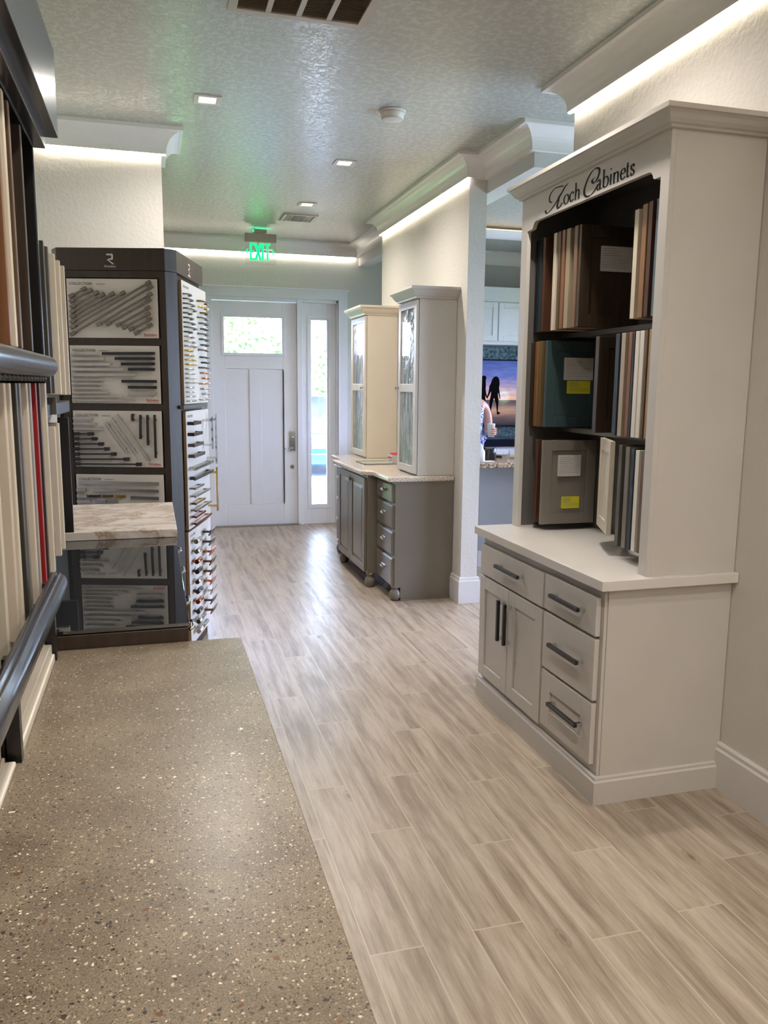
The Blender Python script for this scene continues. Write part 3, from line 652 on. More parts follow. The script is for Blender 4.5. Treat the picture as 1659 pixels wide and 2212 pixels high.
H = [('far left black door sample in top row of hutch', 3.604, 3.626, 1.818, 2.245, 's_black', G1), ('dark teal door sample beside the black one, top hutch row', 3.570, 3.597, 1.818, 2.245, 's_dteal', G1),
     ('dark maroon door sample before the dark teal one, top hutch row', 3.530, 3.555, 1.818, 2.247, 'w_maroon', G1), ('cream door sample left of the brown and orange ones, top hutch row', 3.424, 3.451, 1.818, 2.249, 's_cream', G1),
     ('mid brown door sample between cream and orange ones, top hutch row', 3.384, 3.406, 1.82, 2.249, 'w_brown', G1), ('orange stained wood door sample in the top hutch row', 3.345, 3.371, 1.82, 2.249, 'w_orange', G1),
     ('beige tan door sample next to the walnut one, top hutch row', 3.298, 3.332, 1.82, 2.248, 's_tan', G1), ('walnut grained door sample right behind the large dark one, top hutch row', 3.232, 3.262, 1.82, 2.247, 'w_walnut', G1),
     ('cream door sample left of the honey one, right end of top hutch row', 2.776, 2.803, 1.822, 2.224, 's_cream', G1), ('honey coloured door sample at the right of the top hutch row', 2.722, 2.752, 1.822, 2.233, 'w_honey', G1),
     ('dark maroon door sample between honey and blue grey ones, top hutch row', 2.688, 2.712, 1.822, 2.236, 'w_maroon', G1), ('blue grey door sample nearest the right stile, top hutch row', 2.640, 2.665, 1.822, 2.236, 's_blue', G1),
     ('dark brown door sample at left end of middle hutch row', 3.622, 3.64, 1.372, 1.772, 'w_dark', G2), ('honey wood door sample at left of middle hutch row', 3.568, 3.596, 1.372, 1.774, 'w_honey', G2), ('olive brown door sample behind the teal one, middle hutch row', 3.532, 3.555, 1.372, 1.776, 'w_olive', G2),
     ('beige edged dark brown door sample right of the teal one, middle hutch row', 3.014, 3.042, 1.372, 1.769, 'w_dark', G2), ('dark navy door sample left of centre, middle hutch row', 2.862, 2.889, 1.37, 1.771, 's_navy', G2), ('grey beige door sample between the two navy ones, middle hutch row', 2.820, 2.848, 1.37, 1.772, 's_beige', G2),
     ('reddish brown door sample left of the second navy one, middle hutch row', 2.775, 2.797, 1.37, 1.772, 'w_orange', G2), ('thin black navy door sample left of the cream pair, middle hutch row', 2.758, 2.771, 1.37, 1.772, 's_navy', G2), ('left one of the cream pair in the middle hutch row', 2.727, 2.752, 1.37, 1.773, 's_white', G2),
     ('right one of the cream pair in the middle hutch row', 2.696, 2.721, 1.37, 1.773, 's_white', G2), ('brown door sample right of the cream pair, middle hutch row', 2.674, 2.690, 1.37, 1.774, 'w_brown', G2), ('tan door sample nearest the right stile, middle hutch row', 2.640, 2.664, 1.37, 1.775, 'w_tan', G2),
     ('maroon brown door sample at left end of bottom hutch row', 3.530, 3.558, .906, 1.31, 'w_maroon', G3), ('dark grey door sample right of the open cream one, bottom hutch row', 2.802, 2.826, .93, 1.336, 's_dgrey', G3), ('mid grey door sample in right half of bottom hutch row', 2.750, 2.777, .93, 1.332, 's_grey', G3),
     ('black navy door sample between grey and white ones, bottom hutch row', 2.716, 2.738, .93, 1.328, 's_navy', G3), ('white door sample near the right of the bottom hutch row', 2.684, 2.708, .93, 1.324, 's_white', G3), ('brown door sample nearest the right stile, bottom hutch row', 2.645, 2.668, .93, 1.322, 'w_brown', G3)]
for lab, y0, y1, z0, z1, mt, g in H: sample(lab, 1.78, 2.06, y0, y1, z0, z1, mt, g)
sample('large dark espresso door sample with a white label, top hutch row', 1.78, 2.075, 3.200, 3.217, 1.82, 2.246, 'w_dark', G1, tags=[(1.879, 2.03, 2.057, 2.162, 'paper')])
sample('teal door sample with white label and yellow tag, middle hutch row', 1.785, 2.06, 3.482, 3.500, 1.372, 1.776, 's_teal', G2, tags=[(1.878, 2.030, 1.594, 1.698, 'paper'), (1.897, 2.018, 1.530, 1.591, 'yellow')])
sample('grey door sample with white label and yellow tag, bottom hutch row', 1.775, 2.06, 3.465, 3.483, .906, 1.310, 's_grey', G3, tags=[(1.858, 1.978, 1.137, 1.239, 'paper'), (1.884, 1.978, .981, 1.038, 'yellow')])
# the cream one swung open
sample('cream door sample swung open with raised panel showing, bottom hutch row', 1.505, 1.78, 2.985, 3.005, .96, 1.345, 's_cream', G3, s=.05, rz=math.radians(-112.6), pivot=(1.78, 2.997))
bpy.data.objects[[o.name for o in COL.objects if o.get('label', '').startswith('cream door sample swung')][0]].location = (1.785, 2.875, .96)

# ================================================================== taupe vanity cabinet by the pillar
t = thing('base_cabinet', 'taupe base cabinet with bun feet and drawers against the lit wall', 'cabinet', (1.87, 6.43, 0))
b = B()
b.prism([(1.655, 5.49), (2.103, 5.49), (2.103, 7.345), (1.655, 7.345)], .11, .878)
b.prism([(1.57, 5.935), (1.66, 5.935), (1.66, 6.885), (1.57, 6.885)], .11, .878)
obj('body', b, 'taupe', t, .002)
obj('side_panel', B().box(1.70, 2.103, 5.486, 5.49, 0, .878).box(1.655, 1.70, 5.486, 5.49, .1, .878).box(1.70, 2.1, 5.478, 5.486, 0, .02), 'taupe', t)
obj('side_panel', B().box(1.70, 2.103, 7.345, 7.349, 0, .878), 'taupe', t)
obj('toe_kick', B().box(1.70, 2.10, 5.49, 7.345, 0, .11), 'espresso', t)
def cup_pull(parent, X, y, z):
    b = B(); n = 8
    for side in range(1):
        rings = []
    pts = []
    for k in range(n+1):
        a = math.pi*k/n; pts.append((y+.042*math.cos(a), z-.006+.016*math.sin(a)))
    b.prism([(y-.042, z-.01), (y+.042, z-.01)] + pts[0:], X-.022, X-.001, ax='x')
    b.box(X-.004, X, y-.046, y+.046, z+.006, z+.014)
    return obj('cup_pull', b, 'chrome', parent, .004)
DXF = 1.635
def vdrawer(u0, u1, z0, z1, X=DXF, hy=None):
    b = B(); b.f = fx(X); b.box(u0, u1, .008, .02, z0, z1)
    b.hexa([(u0, .008, z0), (u1, .008, z0), (u1, .008, z1), (u0, .008, z1), (u0+.012, 0, z0+.012), (u1-.012, 0, z0+.012), (u1-.012, 0, z1-.012), (u0+.012, 0, z1-.012)]); b.f = None
    d = obj('drawer', b, 'taupe', t); cup_pull(d, X, (u0+u1)/2 if hy is None else hy, (z0+z1)/2+.012)
for z0, z1 in ((.722, .862), (.53, .708), (.335, .512), (.105, .318)): vdrawer(5.50, 5.915, z0, z1, DXF)
for z0, z1 in ((.722, .862), (.53, .708), (.335, .512), (.125, .318)): vdrawer(6.905, 7.335, z0, z1, DXF)
for u0, u1, ky in ((5.965, 6.42, 6.40), (6.428, 6.865, 6.455)):
    b = B(); shaker(b, fx(1.548), u0, u1, .118, .855, .021, .055, .008, True); d = obj('door', b, 'taupe', t, .002)
    k = B().lathe([(.006, -.004), (.017, -.004), (.019, -.012), (.014, -.022), (.006, -.026), (.006, -.03)][::-1] and [(.004, -.032), (.014, -.029), (.018, -.02), (.014, -.011), (.006, -.008), (.006, 0)], (1.548, ky, .80), 16, 'x')
    obj('knob', k, 'chrome', d)
for x, y in ((1.672, 5.52), (1.60, 5.962), (1.60, 6.86), (1.672, 7.31)):
    obj('foot', B().lathe([(.026, 0), (.036, .012), (.044, .04), (.038, .07), (.024, .082), (.03, .092), (.036, .098), (.03, .112)], (x, y, 0), 24), 'taupe', t)
# countertop
cp_ = [(2.103, 5.473), (1.600, 5.473), (1.592, 5.905), (1.515, 5.955), (1.497, 6.862), (1.585, 6.912), (1.585, 7.362), (2.103, 7.362)]
o = obj('countertop', B().prism(cp_, .878, .918), 'greycounter', bev=.012); o.modifiers['bevel'].segments = 4
tag(o, 'speckled stone countertop with stepped bullnose edge on the taupe cabinet', 'countertop')
b = B().box(1.655, 1.93, 6.375, 6.655, .9185, .922, 0)
for xx in (1.655, 1.925):
    b.box(xx, xx+.006, 6.375, 6.661, .9185, .926, 1)
for yy in (6.375, 6.655): b.box(1.655, 1.93, yy, yy+.006, .9185, .926, 1)
tag(obj('sink_inset', b, ['mosaic', 'chrome']), 'green grey mosaic tray in place of the sink cutout in the stone countertop', 'sink inset')  # thin tray stands in for the recessed sink cutout
b = B().box(1.92, 2.02, 6.46, 6.60, .918, .985, 0); b.prism([(6.47, .99), (6.50, 1.004), (6.54, 1.0), (6.59, .99), (6.59, .985), (6.47, .985)], 1.93, 2.01, 1, 'x').box(1.9185, 1.92, 6.47, 6.59, .955, .967, 1).box(1.9185, 1.92, 6.47, 6.56, .935, .94, 1)
tag(obj('leaflet_box', b, ['paper', 'red'], bev=.002), 'small white box with red top on the stone countertop', 'box')
# tall wall cabinets standing on the counter
def tower_cab(y0, y1, label, mat, knobleft):
    t = thing('tower_cabinet', label, 'cabinet', (1.95, (y0+y1)/2, .918))
    obj('body', B().box(1.822, 2.103, y0, y1, .919, 2.2), mat, t, .002)
    cpv = [(0, 2.165), (.010, 2.168), (.013, 2.178), (.022, 2.183), (.033, 2.198), (.045, 2.218), (.056, 2.226), (.06, 2.23), (.06, 2.246), (0, 2.246)]
    obj('crown', B().sweep([(2.103, y0), (1.803, y0), (1.803, y1), (2.103, y1)], cpv), mat, t)
    X = 1.80; s = .052; za, zb, zc = .932, 1.545, 2.158; b = B(); b.f = fx(X); u0, u1 = y0+.004, y1-.004
    b.box(u0, u0+s, 0, .02, za, zc).box(u1-s, u1, 0, .02, za, zc).box(u0+s, u1-s, 0, .02, zc-s, zc).box(u0+s, u1-s, 0, .02, za, za+s).box(u0+s, u1-s, 0, .02, zb-.03, zb+.03); b.f = None
    d = obj('door', b, mat, t, .003)
    for z0, z1 in ((za+s, zb-.03), (zb+.03, zc-s)):
        obj('glass_pane', B().box(X+.008, X+.013, u0+s-.004, u1-s+.004, z0-.004, z1+.004), 'pane', d)
    kk = u1-.025 if knobleft else u0+.025
    obj('knob', B().lathe([(.004, -.034), (.013, -.031), (.017, -.022), (.013, -.012), (.006, -.009), (.006, 0)], (X, kk, zb), 16, 'x'), 'chrome', d)
tower_cab(5.50, 5.935, 'nearer tall cream cabinet with textured glass door on the stone countertop', 'greige', True)
tower_cab(6.945, 7.45, 'farther tall cream cabinet with textured glass door, beside the entry door', 'cream', False)

# ================================================================== hardware display tower (left)
t = thing('hardware_display', 'tall dark brown tower of boards with cabinet pulls, beside the entry passage', 'display tower', (.085, 4.456, 0), math.radians(-16.17))
c1, c2 = (.046, .060), (-.606, .060)
foot = [(-.56, 0), (0, 0), (.046, .06), (.046, .66), (-.606, .66), (-.606, .06)]
obj('body', B().prism([(-.545, .02), (-.015, .02), (.026, .07), (.026, .64), (-.586, .64), (-.586, .07)], 0, 2.24), 'espresso', t, local=True)
obj('header', B().prism(foot, 2.137, 2.25), 'espresso', t, .002, local=True)
b = B().prism([(-.56, 0), (-.52, 0), (-.52, .02), (-.586, .07), (-.606, .06)], 0, 2.135).prism([(-.033, 0), (0, 0), (.046, .06), (.026, .07), (-.033, .02)], 0, 2.135).box(.026, .046, .06, .075, 0, 2.11)
for z0, z1 in ((2.10, 2.135), (1.757, 1.793), (1.418, 1.454), (1.078, 1.114), (0, .74)): b.box(-.52, -.033, 0, .02, z0, z1)
obj('face_frame', b, 'espresso', t, .001, local=True)
# logo on the header
def logo(f):
    b = B(); b.f = f
    for a in ([(0, .062), (.03, .062), (.034, .058), (.034, .036), (.03, .032), (.02, .032), (.02, .040), (.026, .040), (.026, .054), (0, .054)], [(.0, .032), (.022, .040), (.022, .033), (.008, .030)], [(.002, .032), (.010, .032), (.040, .010), (.030, .010)]):
        b.prism([(p[0], p[1]) for p in a], 0, .002, ax='y')
    me = text_mesh('Richelieu', .016, .0005)
    b.f = None; return b, me
b, me = logo(lambda x, y, z: (-.300+x, -.0015+y, 2.158+z)); b.merge_mesh(me, Matrix.Translation((-.312, -.001, 2.152)) @ Matrix.Rotation(math.pi/2, 4, 'X'))
obj('logo', b, 'board', t, local=True)
b, me = logo(lambda x, y, z: (.0475-y, .31+x, 2.155+z)); b.merge_mesh(me, Matrix.Translation((.047, .30, 2.149)) @ Matrix.Rotation(math.pi/2, 4, 'Z') @ Matrix.Rotation(math.pi/2, 4, 'X'))
obj('logo', b, 'board', t, local=True)
def bar_handle(b, f, s0, z0, s1, z1, w_=.006, out=.02, mi=0, posts=.12, round_=False):
    """f(s, o, z): o = distance out of the board"""
    d = Vector((s1-s0, z1-z0)); n = d.length; d /= n; q = Vector((-d.y, d.x))*w_
    def slab(a, c, o0, o1, k=1.0):
        A_ = Vector((s0, z0))+d*a; C_ = Vector((s0, z0))+d*c; Q = q*k
        P4 = [A_-Q, C_-Q, C_+Q, A_+Q]
        b.f = f; b.hexa([(p.x, o0, p.y) for p in P4] + [(p.x, o1, p.y) for p in P4], mi); b.f = None
    slab(0, n, out-.008, out)
    for a in (n*posts, n*(1-posts)): slab(max(0, a-.006), a+.006, 0, out-.006)
    return b
def fitting(b, f, s0, z0, s1, z1, mi=0):   # pull with larger foot plates at both ends
    d = Vector((s1-s0, z1-z0)); n = d.length; d /= n
    bar_handle(b, f, s0, z0, s1, z1, .0042, .024, mi, .06)
    for a, c in ((0, .028), (n-.028, n)):
        A_ = Vector((s0, z0))+d*a; C_ = Vector((s0, z0))+d*c; q = Vector((-d.y, d.x))*.009; P4 = [A_-q, C_-q, C_+q, A_+q]
        b.f = f; b.hexa([(p.x, .012, p.y) for p in P4]+[(p.x, .028, p.y) for p in P4], mi); b.f = None
    return b
FF = lambda s, o, z: (s, -o-.006, z)
def front_board(z0, z1, heads=True):
    b = B().box(-.512, -.041, -.006, 0, z0, z1)
    bd = obj('sample_board', b, 'board', t, .001, local=True)
    R_ = Matrix.Rotation(math.pi/2, 4, 'X')
    m_ = B(); m_.merge_mesh(text_mesh('COLLECTION', .0185, .0003, 1.08), Matrix.Translation((-.498, -.0068, z1-.031)) @ R_)
    obj('board_heading', m_, 'ink', bd, local=True)
    m_ = B(); m_.merge_mesh(text_mesh('EXPRESSION', .0085, .0003), Matrix.Translation((-.358, -.0068, z1-.030)) @ R_); obj('board_subheading', m_, 'inkgrey', bd, local=True)
    m_ = B(); m_.merge_mesh(text_mesh('Richelieu', .018, .0006), Matrix.Translation((-.118, -.0068, z0+.012)) @ R_); m_.box(-.118, -.05, -.0075, -.006, z0+.006, z0+.0075, 0)
    obj('board_logo', m_, 'red', bd, local=True)
    return bd
def put(bd, nm, L, mt, fn=bar_handle, **k):
    for s0, z0, s1, z1 in L:
        if fn is fitting: b = fitting(B(), FF, s0, z0, s1, z1)
        else: b = bar_handle(B(), FF, s0, z0, s1, z1, **k)
        obj(nm, b, mt, bd, local=True)
        # little caption line under each pull
B1 = [(-0.404, 2.045, -0.493, 1.999), (-0.373, 2.038, -0.491, 1.974), (-0.342, 2.026, -0.489, 1.946), (-0.311, 2.017, -0.49, 1.921), (-0.258, 2.022, -0.491, 1.895), (-0.203, 2.027, -0.493, 1.869), (-0.068, 2.08, -0.494, 1.841), (-0.059, 2.058, -0.497, 1.806), (-0.063, 2.021, -0.357, 1.856), (-0.071, 1.991, -0.307, 1.859), (-0.076, 1.953, -0.255, 1.855), (-0.077, 1.923, -0.224, 1.842), (-0.071, 1.896, -0.189, 1.833), (-0.069, 1.865, -0.162, 1.814)]
B2l = [(-0.497, 1.712, -0.36, 1.713), (-0.499, 1.684, -0.326, 1.686), (-0.5, 1.656, -0.293, 1.658), (-0.502, 1.63, -0.226, 1.632), (-0.503, 1.602, -0.163, 1.605), (-0.206, 1.508, -0.057, 1.507)]
B2t = [(-0.501, 1.576, -0.339, 1.577), (-0.502, 1.555, -0.34, 1.556), (-0.503, 1.532, -0.341, 1.534), (-0.504, 1.509, -0.307, 1.511), (-0.505, 1.489, -0.241, 1.491), (-0.506, 1.470, -0.175, 1.471)]
B2b = [(-0.337, 1.713, -0.06, 1.716), (-0.271, 1.688, -0.061, 1.689), (-0.239, 1.66, -0.062, 1.662), (-0.204, 1.633, -0.063, 1.634), (-0.24, 1.571, -0.055, 1.571), (-0.208, 1.54, -0.056, 1.54)]
B3n = [(-0.507, 1.374, -0.402, 1.373), (-0.507, 1.347, -0.382, 1.346), (-0.507, 1.32, -0.349, 1.32), (-0.333, 1.358, -0.222, 1.194), (-0.302, 1.378, -0.175, 1.19), (-0.271, 1.397, -0.105, 1.152)]
B3b = [(-0.504, 1.293, -0.402, 1.294), (-0.506, 1.267, -0.382, 1.268), (-0.507, 1.24, -0.348, 1.241), (-0.507, 1.213, -0.317, 1.215), (-0.507, 1.186, -0.283, 1.188), (-0.507, 1.159, -0.216, 1.161), (-0.507, 1.133, -0.15, 1.134)]
B3v = [(-0.189, 1.401, -0.19, 1.365), (-0.148, 1.396, -0.152, 1.268), (-0.111, 1.396, -0.113, 1.235), (-0.073, 1.397, -0.074, 1.168)]
B4n = [(-0.492, 1.033, -0.062, 1.03), (-0.411, 0.994, -0.064, 0.99), (-0.507, 0.991, -0.458, 0.991), (-0.217, 0.954, -0.065, 0.95), (-0.507, 0.96, -0.452, 0.959), (-0.507, 0.931, -0.432, 0.932), (-0.407, 0.93, -0.352, 0.931), (-0.343, 0.931, -0.291, 0.931)]
B4c = [(-0.444, 0.959, -0.38, 0.96), (-0.369, 0.96, -0.315, 0.96), (-0.304, 0.961, -0.246, 0.961)]
bd = front_board(1.794, 2.094)
put(bd, 'pull_handle', B1, 'pewter', fitting)
bd = front_board(1.455, 1.755)
put(bd, 'pull_handle', B2l, 'nickel', w_=.007); put(bd, 'pull_handle', B2t, 'nickel', w_=.0035); put(bd, 'pull_handle', B2b, 'blackmetal', w_=.0075)
bd = front_board(1.116, 1.416)
put(bd, 'pull_handle', B3n, 'nickel', w_=.0045, out=.022); put(bd, 'pull_handle', B3b, 'blackmetal', fitting); put(bd, 'pull_handle', B3v, 'blackmetal', w_=.006)
bd = front_board(.776, 1.076)
put(bd, 'pull_handle', B4n, 'nickel', w_=.008)
for L, mt in zip(B4c, ('blackmetal', 'bronze', 'gold')): put(bd, 'pull_handle', [L], mt, w_=.006)
# right side boards
FS = lambda s, o, z: (.062+o, s, z)
def side_board(y0, y1, z0, z1):
    b = B().box(.046, .060, y0, y1, z0, z1, 0).box(.060, .062, y0+.001, y1-.001, z0+.001, z1-.001, 1)
    bd = obj('sample_board', b, ['boardedge', 'board'], t, local=True)
    m_ = B(); m_.merge_mesh(text_mesh('COLLECTION', .0185, .0003, 1.08), Matrix.Translation((.0624, y0+.03, z1-.035)) @ Matrix.Rotation(math.pi/2, 4, 'Z') @ Matrix.Rotation(math.pi/2, 4, 'X'))
    obj('board_heading', m_, 'inkgrey', bd, local=True); return bd
bd = side_board(.085, .655, 1.450, 2.105)
cols = ['steel']*8 + ['bronze', 'nickel', 'nickel', 'nickel'] + ['gold']*4 + ['nickel']*4 + ['chrome']*4
for i in range(24):
    z = 2.035-i*.0247; ln = .12+.035*(i % 4); b = B()
    arch_ = [(0, 0), (.01, .022), (.04, .028), (ln/2, .031), (ln-.04, .028), (ln-.01, .022), (ln, 0)]
    b.tube([FS(.105+a, o, z) for a, o in arch_], .0045, 6); obj('pull_handle', b, cols[i], bd, local=True)
cols = ['bronze', 'gold', 'bronze'] + ['steel']*4 + ['steel']*3 + ['steel', 'blackmetal', 'blackmetal'] + ['copper']*3 + ['nickel']*3
for i in range(len(cols)):
    z = 2.03-i*.0305-(.01 if i > 9 else 0); ln = .2-.035*(i % 3); b = B()
    arch_ = [(0, 0), (.01, .024), (.04, .030), (ln/2, .033), (ln-.04, .030), (ln-.01, .024), (ln, 0)]
    b.tube([FS(.62-ln+a, o, z) for a, o in arch_], .0055, 6); obj('pull_handle', b, cols[i], bd, local=True)
obj('divider_strip', B().box(.046, .066, .045, .62, 1.426, 1.446), 'steel', t, local=True)
bd = side_board(.10, .65, .755, 1.412)
L2 = [(1.345, .12, .30, 'blackmetal'), (1.285, .12, .33, 'blackmetal'), (1.225, .12, .35, 'steel'), (1.165, .12, .38, 'steel'), (1.095, .12, .60, 'chrome'), (1.04, .12, .60, 'steel'), (.985, .12, .34, 'nickel'), (.94, .12, .50, 'nickel'), (.90, .12, .36, 'gold'), (.86, .12, .52, 'nickel'), (.825, .12, .36, 'copper'), (.785, .12, .52, 'copper')]
for z, a, c, mt in L2:
    b = bar_handle(B(), FS, a, z, c, z, .009 if z > 1 else .005, .038, 0, .08); obj('pull_handle', b, mt, bd, local=True)
for y, za, zb, mt in ((.50, 1.18, 1.37, 'chrome'), (.60, 1.08, 1.385, 'chrome'), (.60, .79, 1.06, 'gold')):
    b = bar_handle(B(), FS, y, za, y, zb, .010, .06, 0, .12); obj('pull_handle', b, mt, bd, local=True)
bd = side_board(.085, .64, .09, .745)
cl = ['nickel', 'nickel', 'copper', 'blackmetal', 'chrome', 'steel', 'copper', 'steel', 'chrome', 'chrome']
for i in range(10):
    z = .685-i*.058; ln = .10 if i < 7 else .08+.07*(i-7); b = B().tube([FS(.13, .030, z), FS(.13+ln, .030, z)], .013, 10)
    b.tube([FS(.13+ln/2-.02, 0, z), FS(.13+ln/2-.02, .03, z)], .007, 8); obj('bar_knob', b, cl[i], bd, local=True)
cl = ['steel', 'steel', 'copper', 'bronze', 'bronze', 'copper', 'chrome', 'steel', 'bronze', 'steel']
for i in range(9):
    z = .69-i*.06; b = B().tube([FS(.42, 0, z), FS(.42, .05, z)], .007, 8); b.f = FS
    b.hexa([(.39, .04, z-.018), (.52, .04, z-.018), (.52, .055, z+.018), (.39, .055, z+.018), (.39, .046, z-.02), (.52, .046, z-.02), (.52, .061, z+.016), (.39, .061, z+.016)]); b.f = None
    obj('bar_knob', b, cl[i], bd, local=True)

# ================================================================== black glass top unit with marble slab
t = thing('display_counter', 'dark cabinet with mirror black glass top behind the terrazzo counter', 'counter', (-.25, 3.0, 0))
obj('body', B().box(-.58, .058, 2.045, 3.97, 0, .925), 'espresso', t)
obj('apron', B().box(-.58, .068, 2.034, 2.045, .80, .948), 'espresso', t, .002)
obj('glass_top', B().box(-.585, .072, 2.036, 3.99, .951, .960), 'blackglass', t, .001)
obj('top_frame', B().box(-.585, .067, 2.046, 3.985, .925, .951), 'rackblack', t)
b = B()
for y in (2.10, 2.35, 2.75, 3.10): b.tube([(.072, y-.04, .935), (.084, y-.03, .938), (.084, y+.03, .938), (.072, y+.04, .935)], .004, 8)
obj('clip', b, 'chrome', t)
tag(obj('marble_slab', B().box(-.40, .077, 3.24, 4.0, .9605, .993), 'marble', bev=.002), 'brown veined white marble slab lying on black glass', 'marble slab')

# ================================================================== terrazzo counter
t = thing('terrazzo_counter', 'speckled brown terrazzo topped counter in the foreground', 'counter', (-.1, 1.1, 0))
obj('worktop', B().box(-.60, .200, .15, 2.030, .874, .914), 'terrazzo', t, .002)
obj('body', B().box(-.60, .170, .17, 2.02, 0, .874), 'espresso', t)

# ================================================================== racks on the left wall
def rack(name, label, y0, y1, xf, ztop, parts):
    t = thing(name, label, 'display rack', (-.58, (y0+y1)/2, .914 if name else 0)); return t
R0, R1 = .35, 2.262
t = thing('sample_rack', 'near black wall rack with crown and two rails of sample doors', 'display rack', (-.58, 1.3, .914))
obj('back_board', B().box(XL, -.59, R0, R1, .916, 2.3), 'rackblack', t)
obj('end_panel', B().box(-.59, -.262, R1-.012, R1, 1.02, 2.15), 'rackblack', t)
obj('end_edge', B().box(-.266, -.261, R1-.013, R1+.001, 1.63, 2.13), 'rackgloss', t, .001)
obj('top_board', B().box(-.59, -.262, R0, R1, 2.13, 2.15), 'rackblack', t)
cpr = [(0, 2.10), (.018, 2.10), (.018, 2.16), (.02, 2.162), (.045, 2.162), (.05, 2.164), (.05, 2.40), (0, 2.40)]
b = B().sweep([(-.60, 2.272), (-.262, 2.272), (-.262, R0)][::-1], [(p[0], p[1]) for p in [(0, 2.135), (.012, 2.135), (.012, 2.17), (0, 2.17)]])
b = B().box(-.59, -.235, R0, 2.275, 2.135, 2.165).hexa([(-.59, R0, 2.165), (-.205, R0, 2.165), (-.205, 2.285, 2.165), (-.59, 2.285, 2.165), (-.59, R0, 2.37), (-.235, R0, 2.37), (-.205, 2.285, 2.37), (-.59, 2.285, 2.37)])
obj('crown', b, 'rackgloss', t, .002)
# upper rail: bullnose shelf
b = B(); prof = [(-.59, 1.575), (-.262, 1.575)]
for k in range(9):
    a = -math.pi/2+math.pi*k/8; prof.append((-.256+.027*math.cos(a), 1.6+.027*math.sin(a)*1.0))
prof += [(-.262, 1.627), (-.59, 1.627)]
b.prism(prof, R0, R1-.02, ax='y')
for f_ in b.bm.faces: f_.smooth = len(f_.verts) == 4
obj('upper_rail', b, 'rackgloss', t, .004)
b = B()
for k in range(26): b.tube([(-.262, .95+k*.049, 1.562), (-.262, .95+k*.049, 1.575)], .012, 8)
obj('hinge_sleeves', b, 'steel', t)
# lower rail and the dark board below
b = B(); prof = [(-.232, 1.085), (-.225, 1.085)]
for k in range(7):
    a = -math.pi/2+math.pi*k/6; prof.append((-.212+.012*math.cos(a), 1.108+.023*math.sin(a)))
prof += [(-.214, 1.135), (-.216, 1.130), (-.220, 1.130), (-.222, 1.136), (-.232, 1.136)]
bb = B(); bb.prism(prof, R0, 1.915, ax='y')
for f_ in bb.bm.faces: f_.smooth = len(f_.verts) == 4
obj('lower_rail', bb, 'rackgloss', t)
obj('bottom_board', B().box(-.59, -.35, R0, 1.93, 1.035, 1.06), 'rackblack', t)
b = B()
for y in (1.955, 1.418, .88): b = b
for y in (1.955, 1.418):
    obj('post', B().box(-.2585, -.236, y, y+.022, .915, 1.10), 'rackblack', t)
    obj('bracket', B().box(-.59, -.262, y, y+.022, .915, 1.05), 'rackblack', t)
GU = 'sample doors on the upper rail of the near rack'; GL = 'sample doors on the lower rail of the near rack'
def rk(label, Y, mat, z0, z1, g, X=-.26, T=.021): sample(label, -.56, X, Y-T, Y, z0, z1, mat, g, s=.05)
for Y, mt, lab in ((1.60, 'w_dark', 'dark brown sample door at left edge of upper rail'), (1.70, 's_cream', 'narrow cream sample door, leftmost on the upper rail'), (1.75, 'w_orange', 'orange brown sample door on the upper rail'), (1.822, 's_cream', 'cream sample door between two brown ones, upper rail'),
                   (1.89, 'w_brown', 'mid brown sample door right of the cream one, upper rail'), (2.048, 'w_dark', 'dark espresso sample door nearest the rack end, upper rail')):
    if lab.startswith('narrow'): continue
    rk(lab, Y, mt, 1.63, 2.10 if Y < 1.8 else 2.12, GU)
for Y, mt, lab in ((1.30, 's_lgrey', 'light grey sample door at left edge of the lower rail'), (1.40, 's_black', 'black sample door at left edge of the lower rail'), (1.523, 's_cream', 'leftmost cream sample door on the lower rail'), (1.64, 's_greige', 'wide beige cream sample door second on the lower rail'),
                   (1.70, 's_cream', 'third cream sample door, left of the black green one, lower rail'), (1.774, 's_dkgreen', 'black green sample door on the lower rail'), (1.82, 's_grey', 'thin grey sample door right of the black green one'),
                   (1.918, 's_greige', 'pale greige sample door left of the grey one beside red'), (1.969, 's_lgrey', 'grey sample door left of the red one'), (2.06, 's_red', 'glossy red sample door on the lower rail'),
                   (2.125, 'w_dark', 'dark brown sample door right of the red one'), (2.238, 's_cream', 'last cream sample door at the end of the lower rail')):
    rk(lab, Y, mt, 1.068, 1.558, GL)
# second rack beyond
t = thing('sample_rack', 'farther black wall rack of sample doors beside the hardware display', 'display rack', (-.58, 2.65, .97))
obj('back_board', B().box(XL, -.59, 2.30, 3.02, .975, 2.0), 'rackblack', t)
obj('end_panel', B().box(-.59, -.262, 2.775, 2.79, 1.075, 1.45), 'rackblack', t)
obj('rail', B().box(-.59, -.275, 2.31, 2.99, 1.462, 1.50), 'rackblack', t, .003)
obj('rail_bracket', B().box(-.59, -.262, 2.462, 2.474, 1.452, 1.518), 's_dgrey', t)
obj('rail_tag', B().box(-.30, -.2615, 2.458, 2.462, 1.448, 1.470), 'uppers', t)
GF = 'sample doors on the farther rack'
for Y, mt, lab, z0, z1 in ((2.36, 's_dkgreen', 'near dark olive sample door on top of farther rack', 1.53, 1.925), (2.455, 's_dgrey', 'charcoal sample door right of the dark olive one, farther rack', 1.53, 1.925), (2.615, 's_cream', 'first of three cream sample doors on top of farther rack', 1.525, 1.93),
                           (2.75, 's_cream', 'middle of three cream sample doors on top of farther rack', 1.522, 1.93), (2.89, 's_cream', 'last of three cream sample doors on top of farther rack', 1.52, 1.933),
                           (2.40, 's_greige', 'nearer cream sample door in bottom row of farther rack', 1.078, 1.44), (2.50, 's_cream', 'farther cream sample door in bottom row of farther rack', 1.078, 1.445)):
    rk(lab, Y, mt, z0, z1, GF)
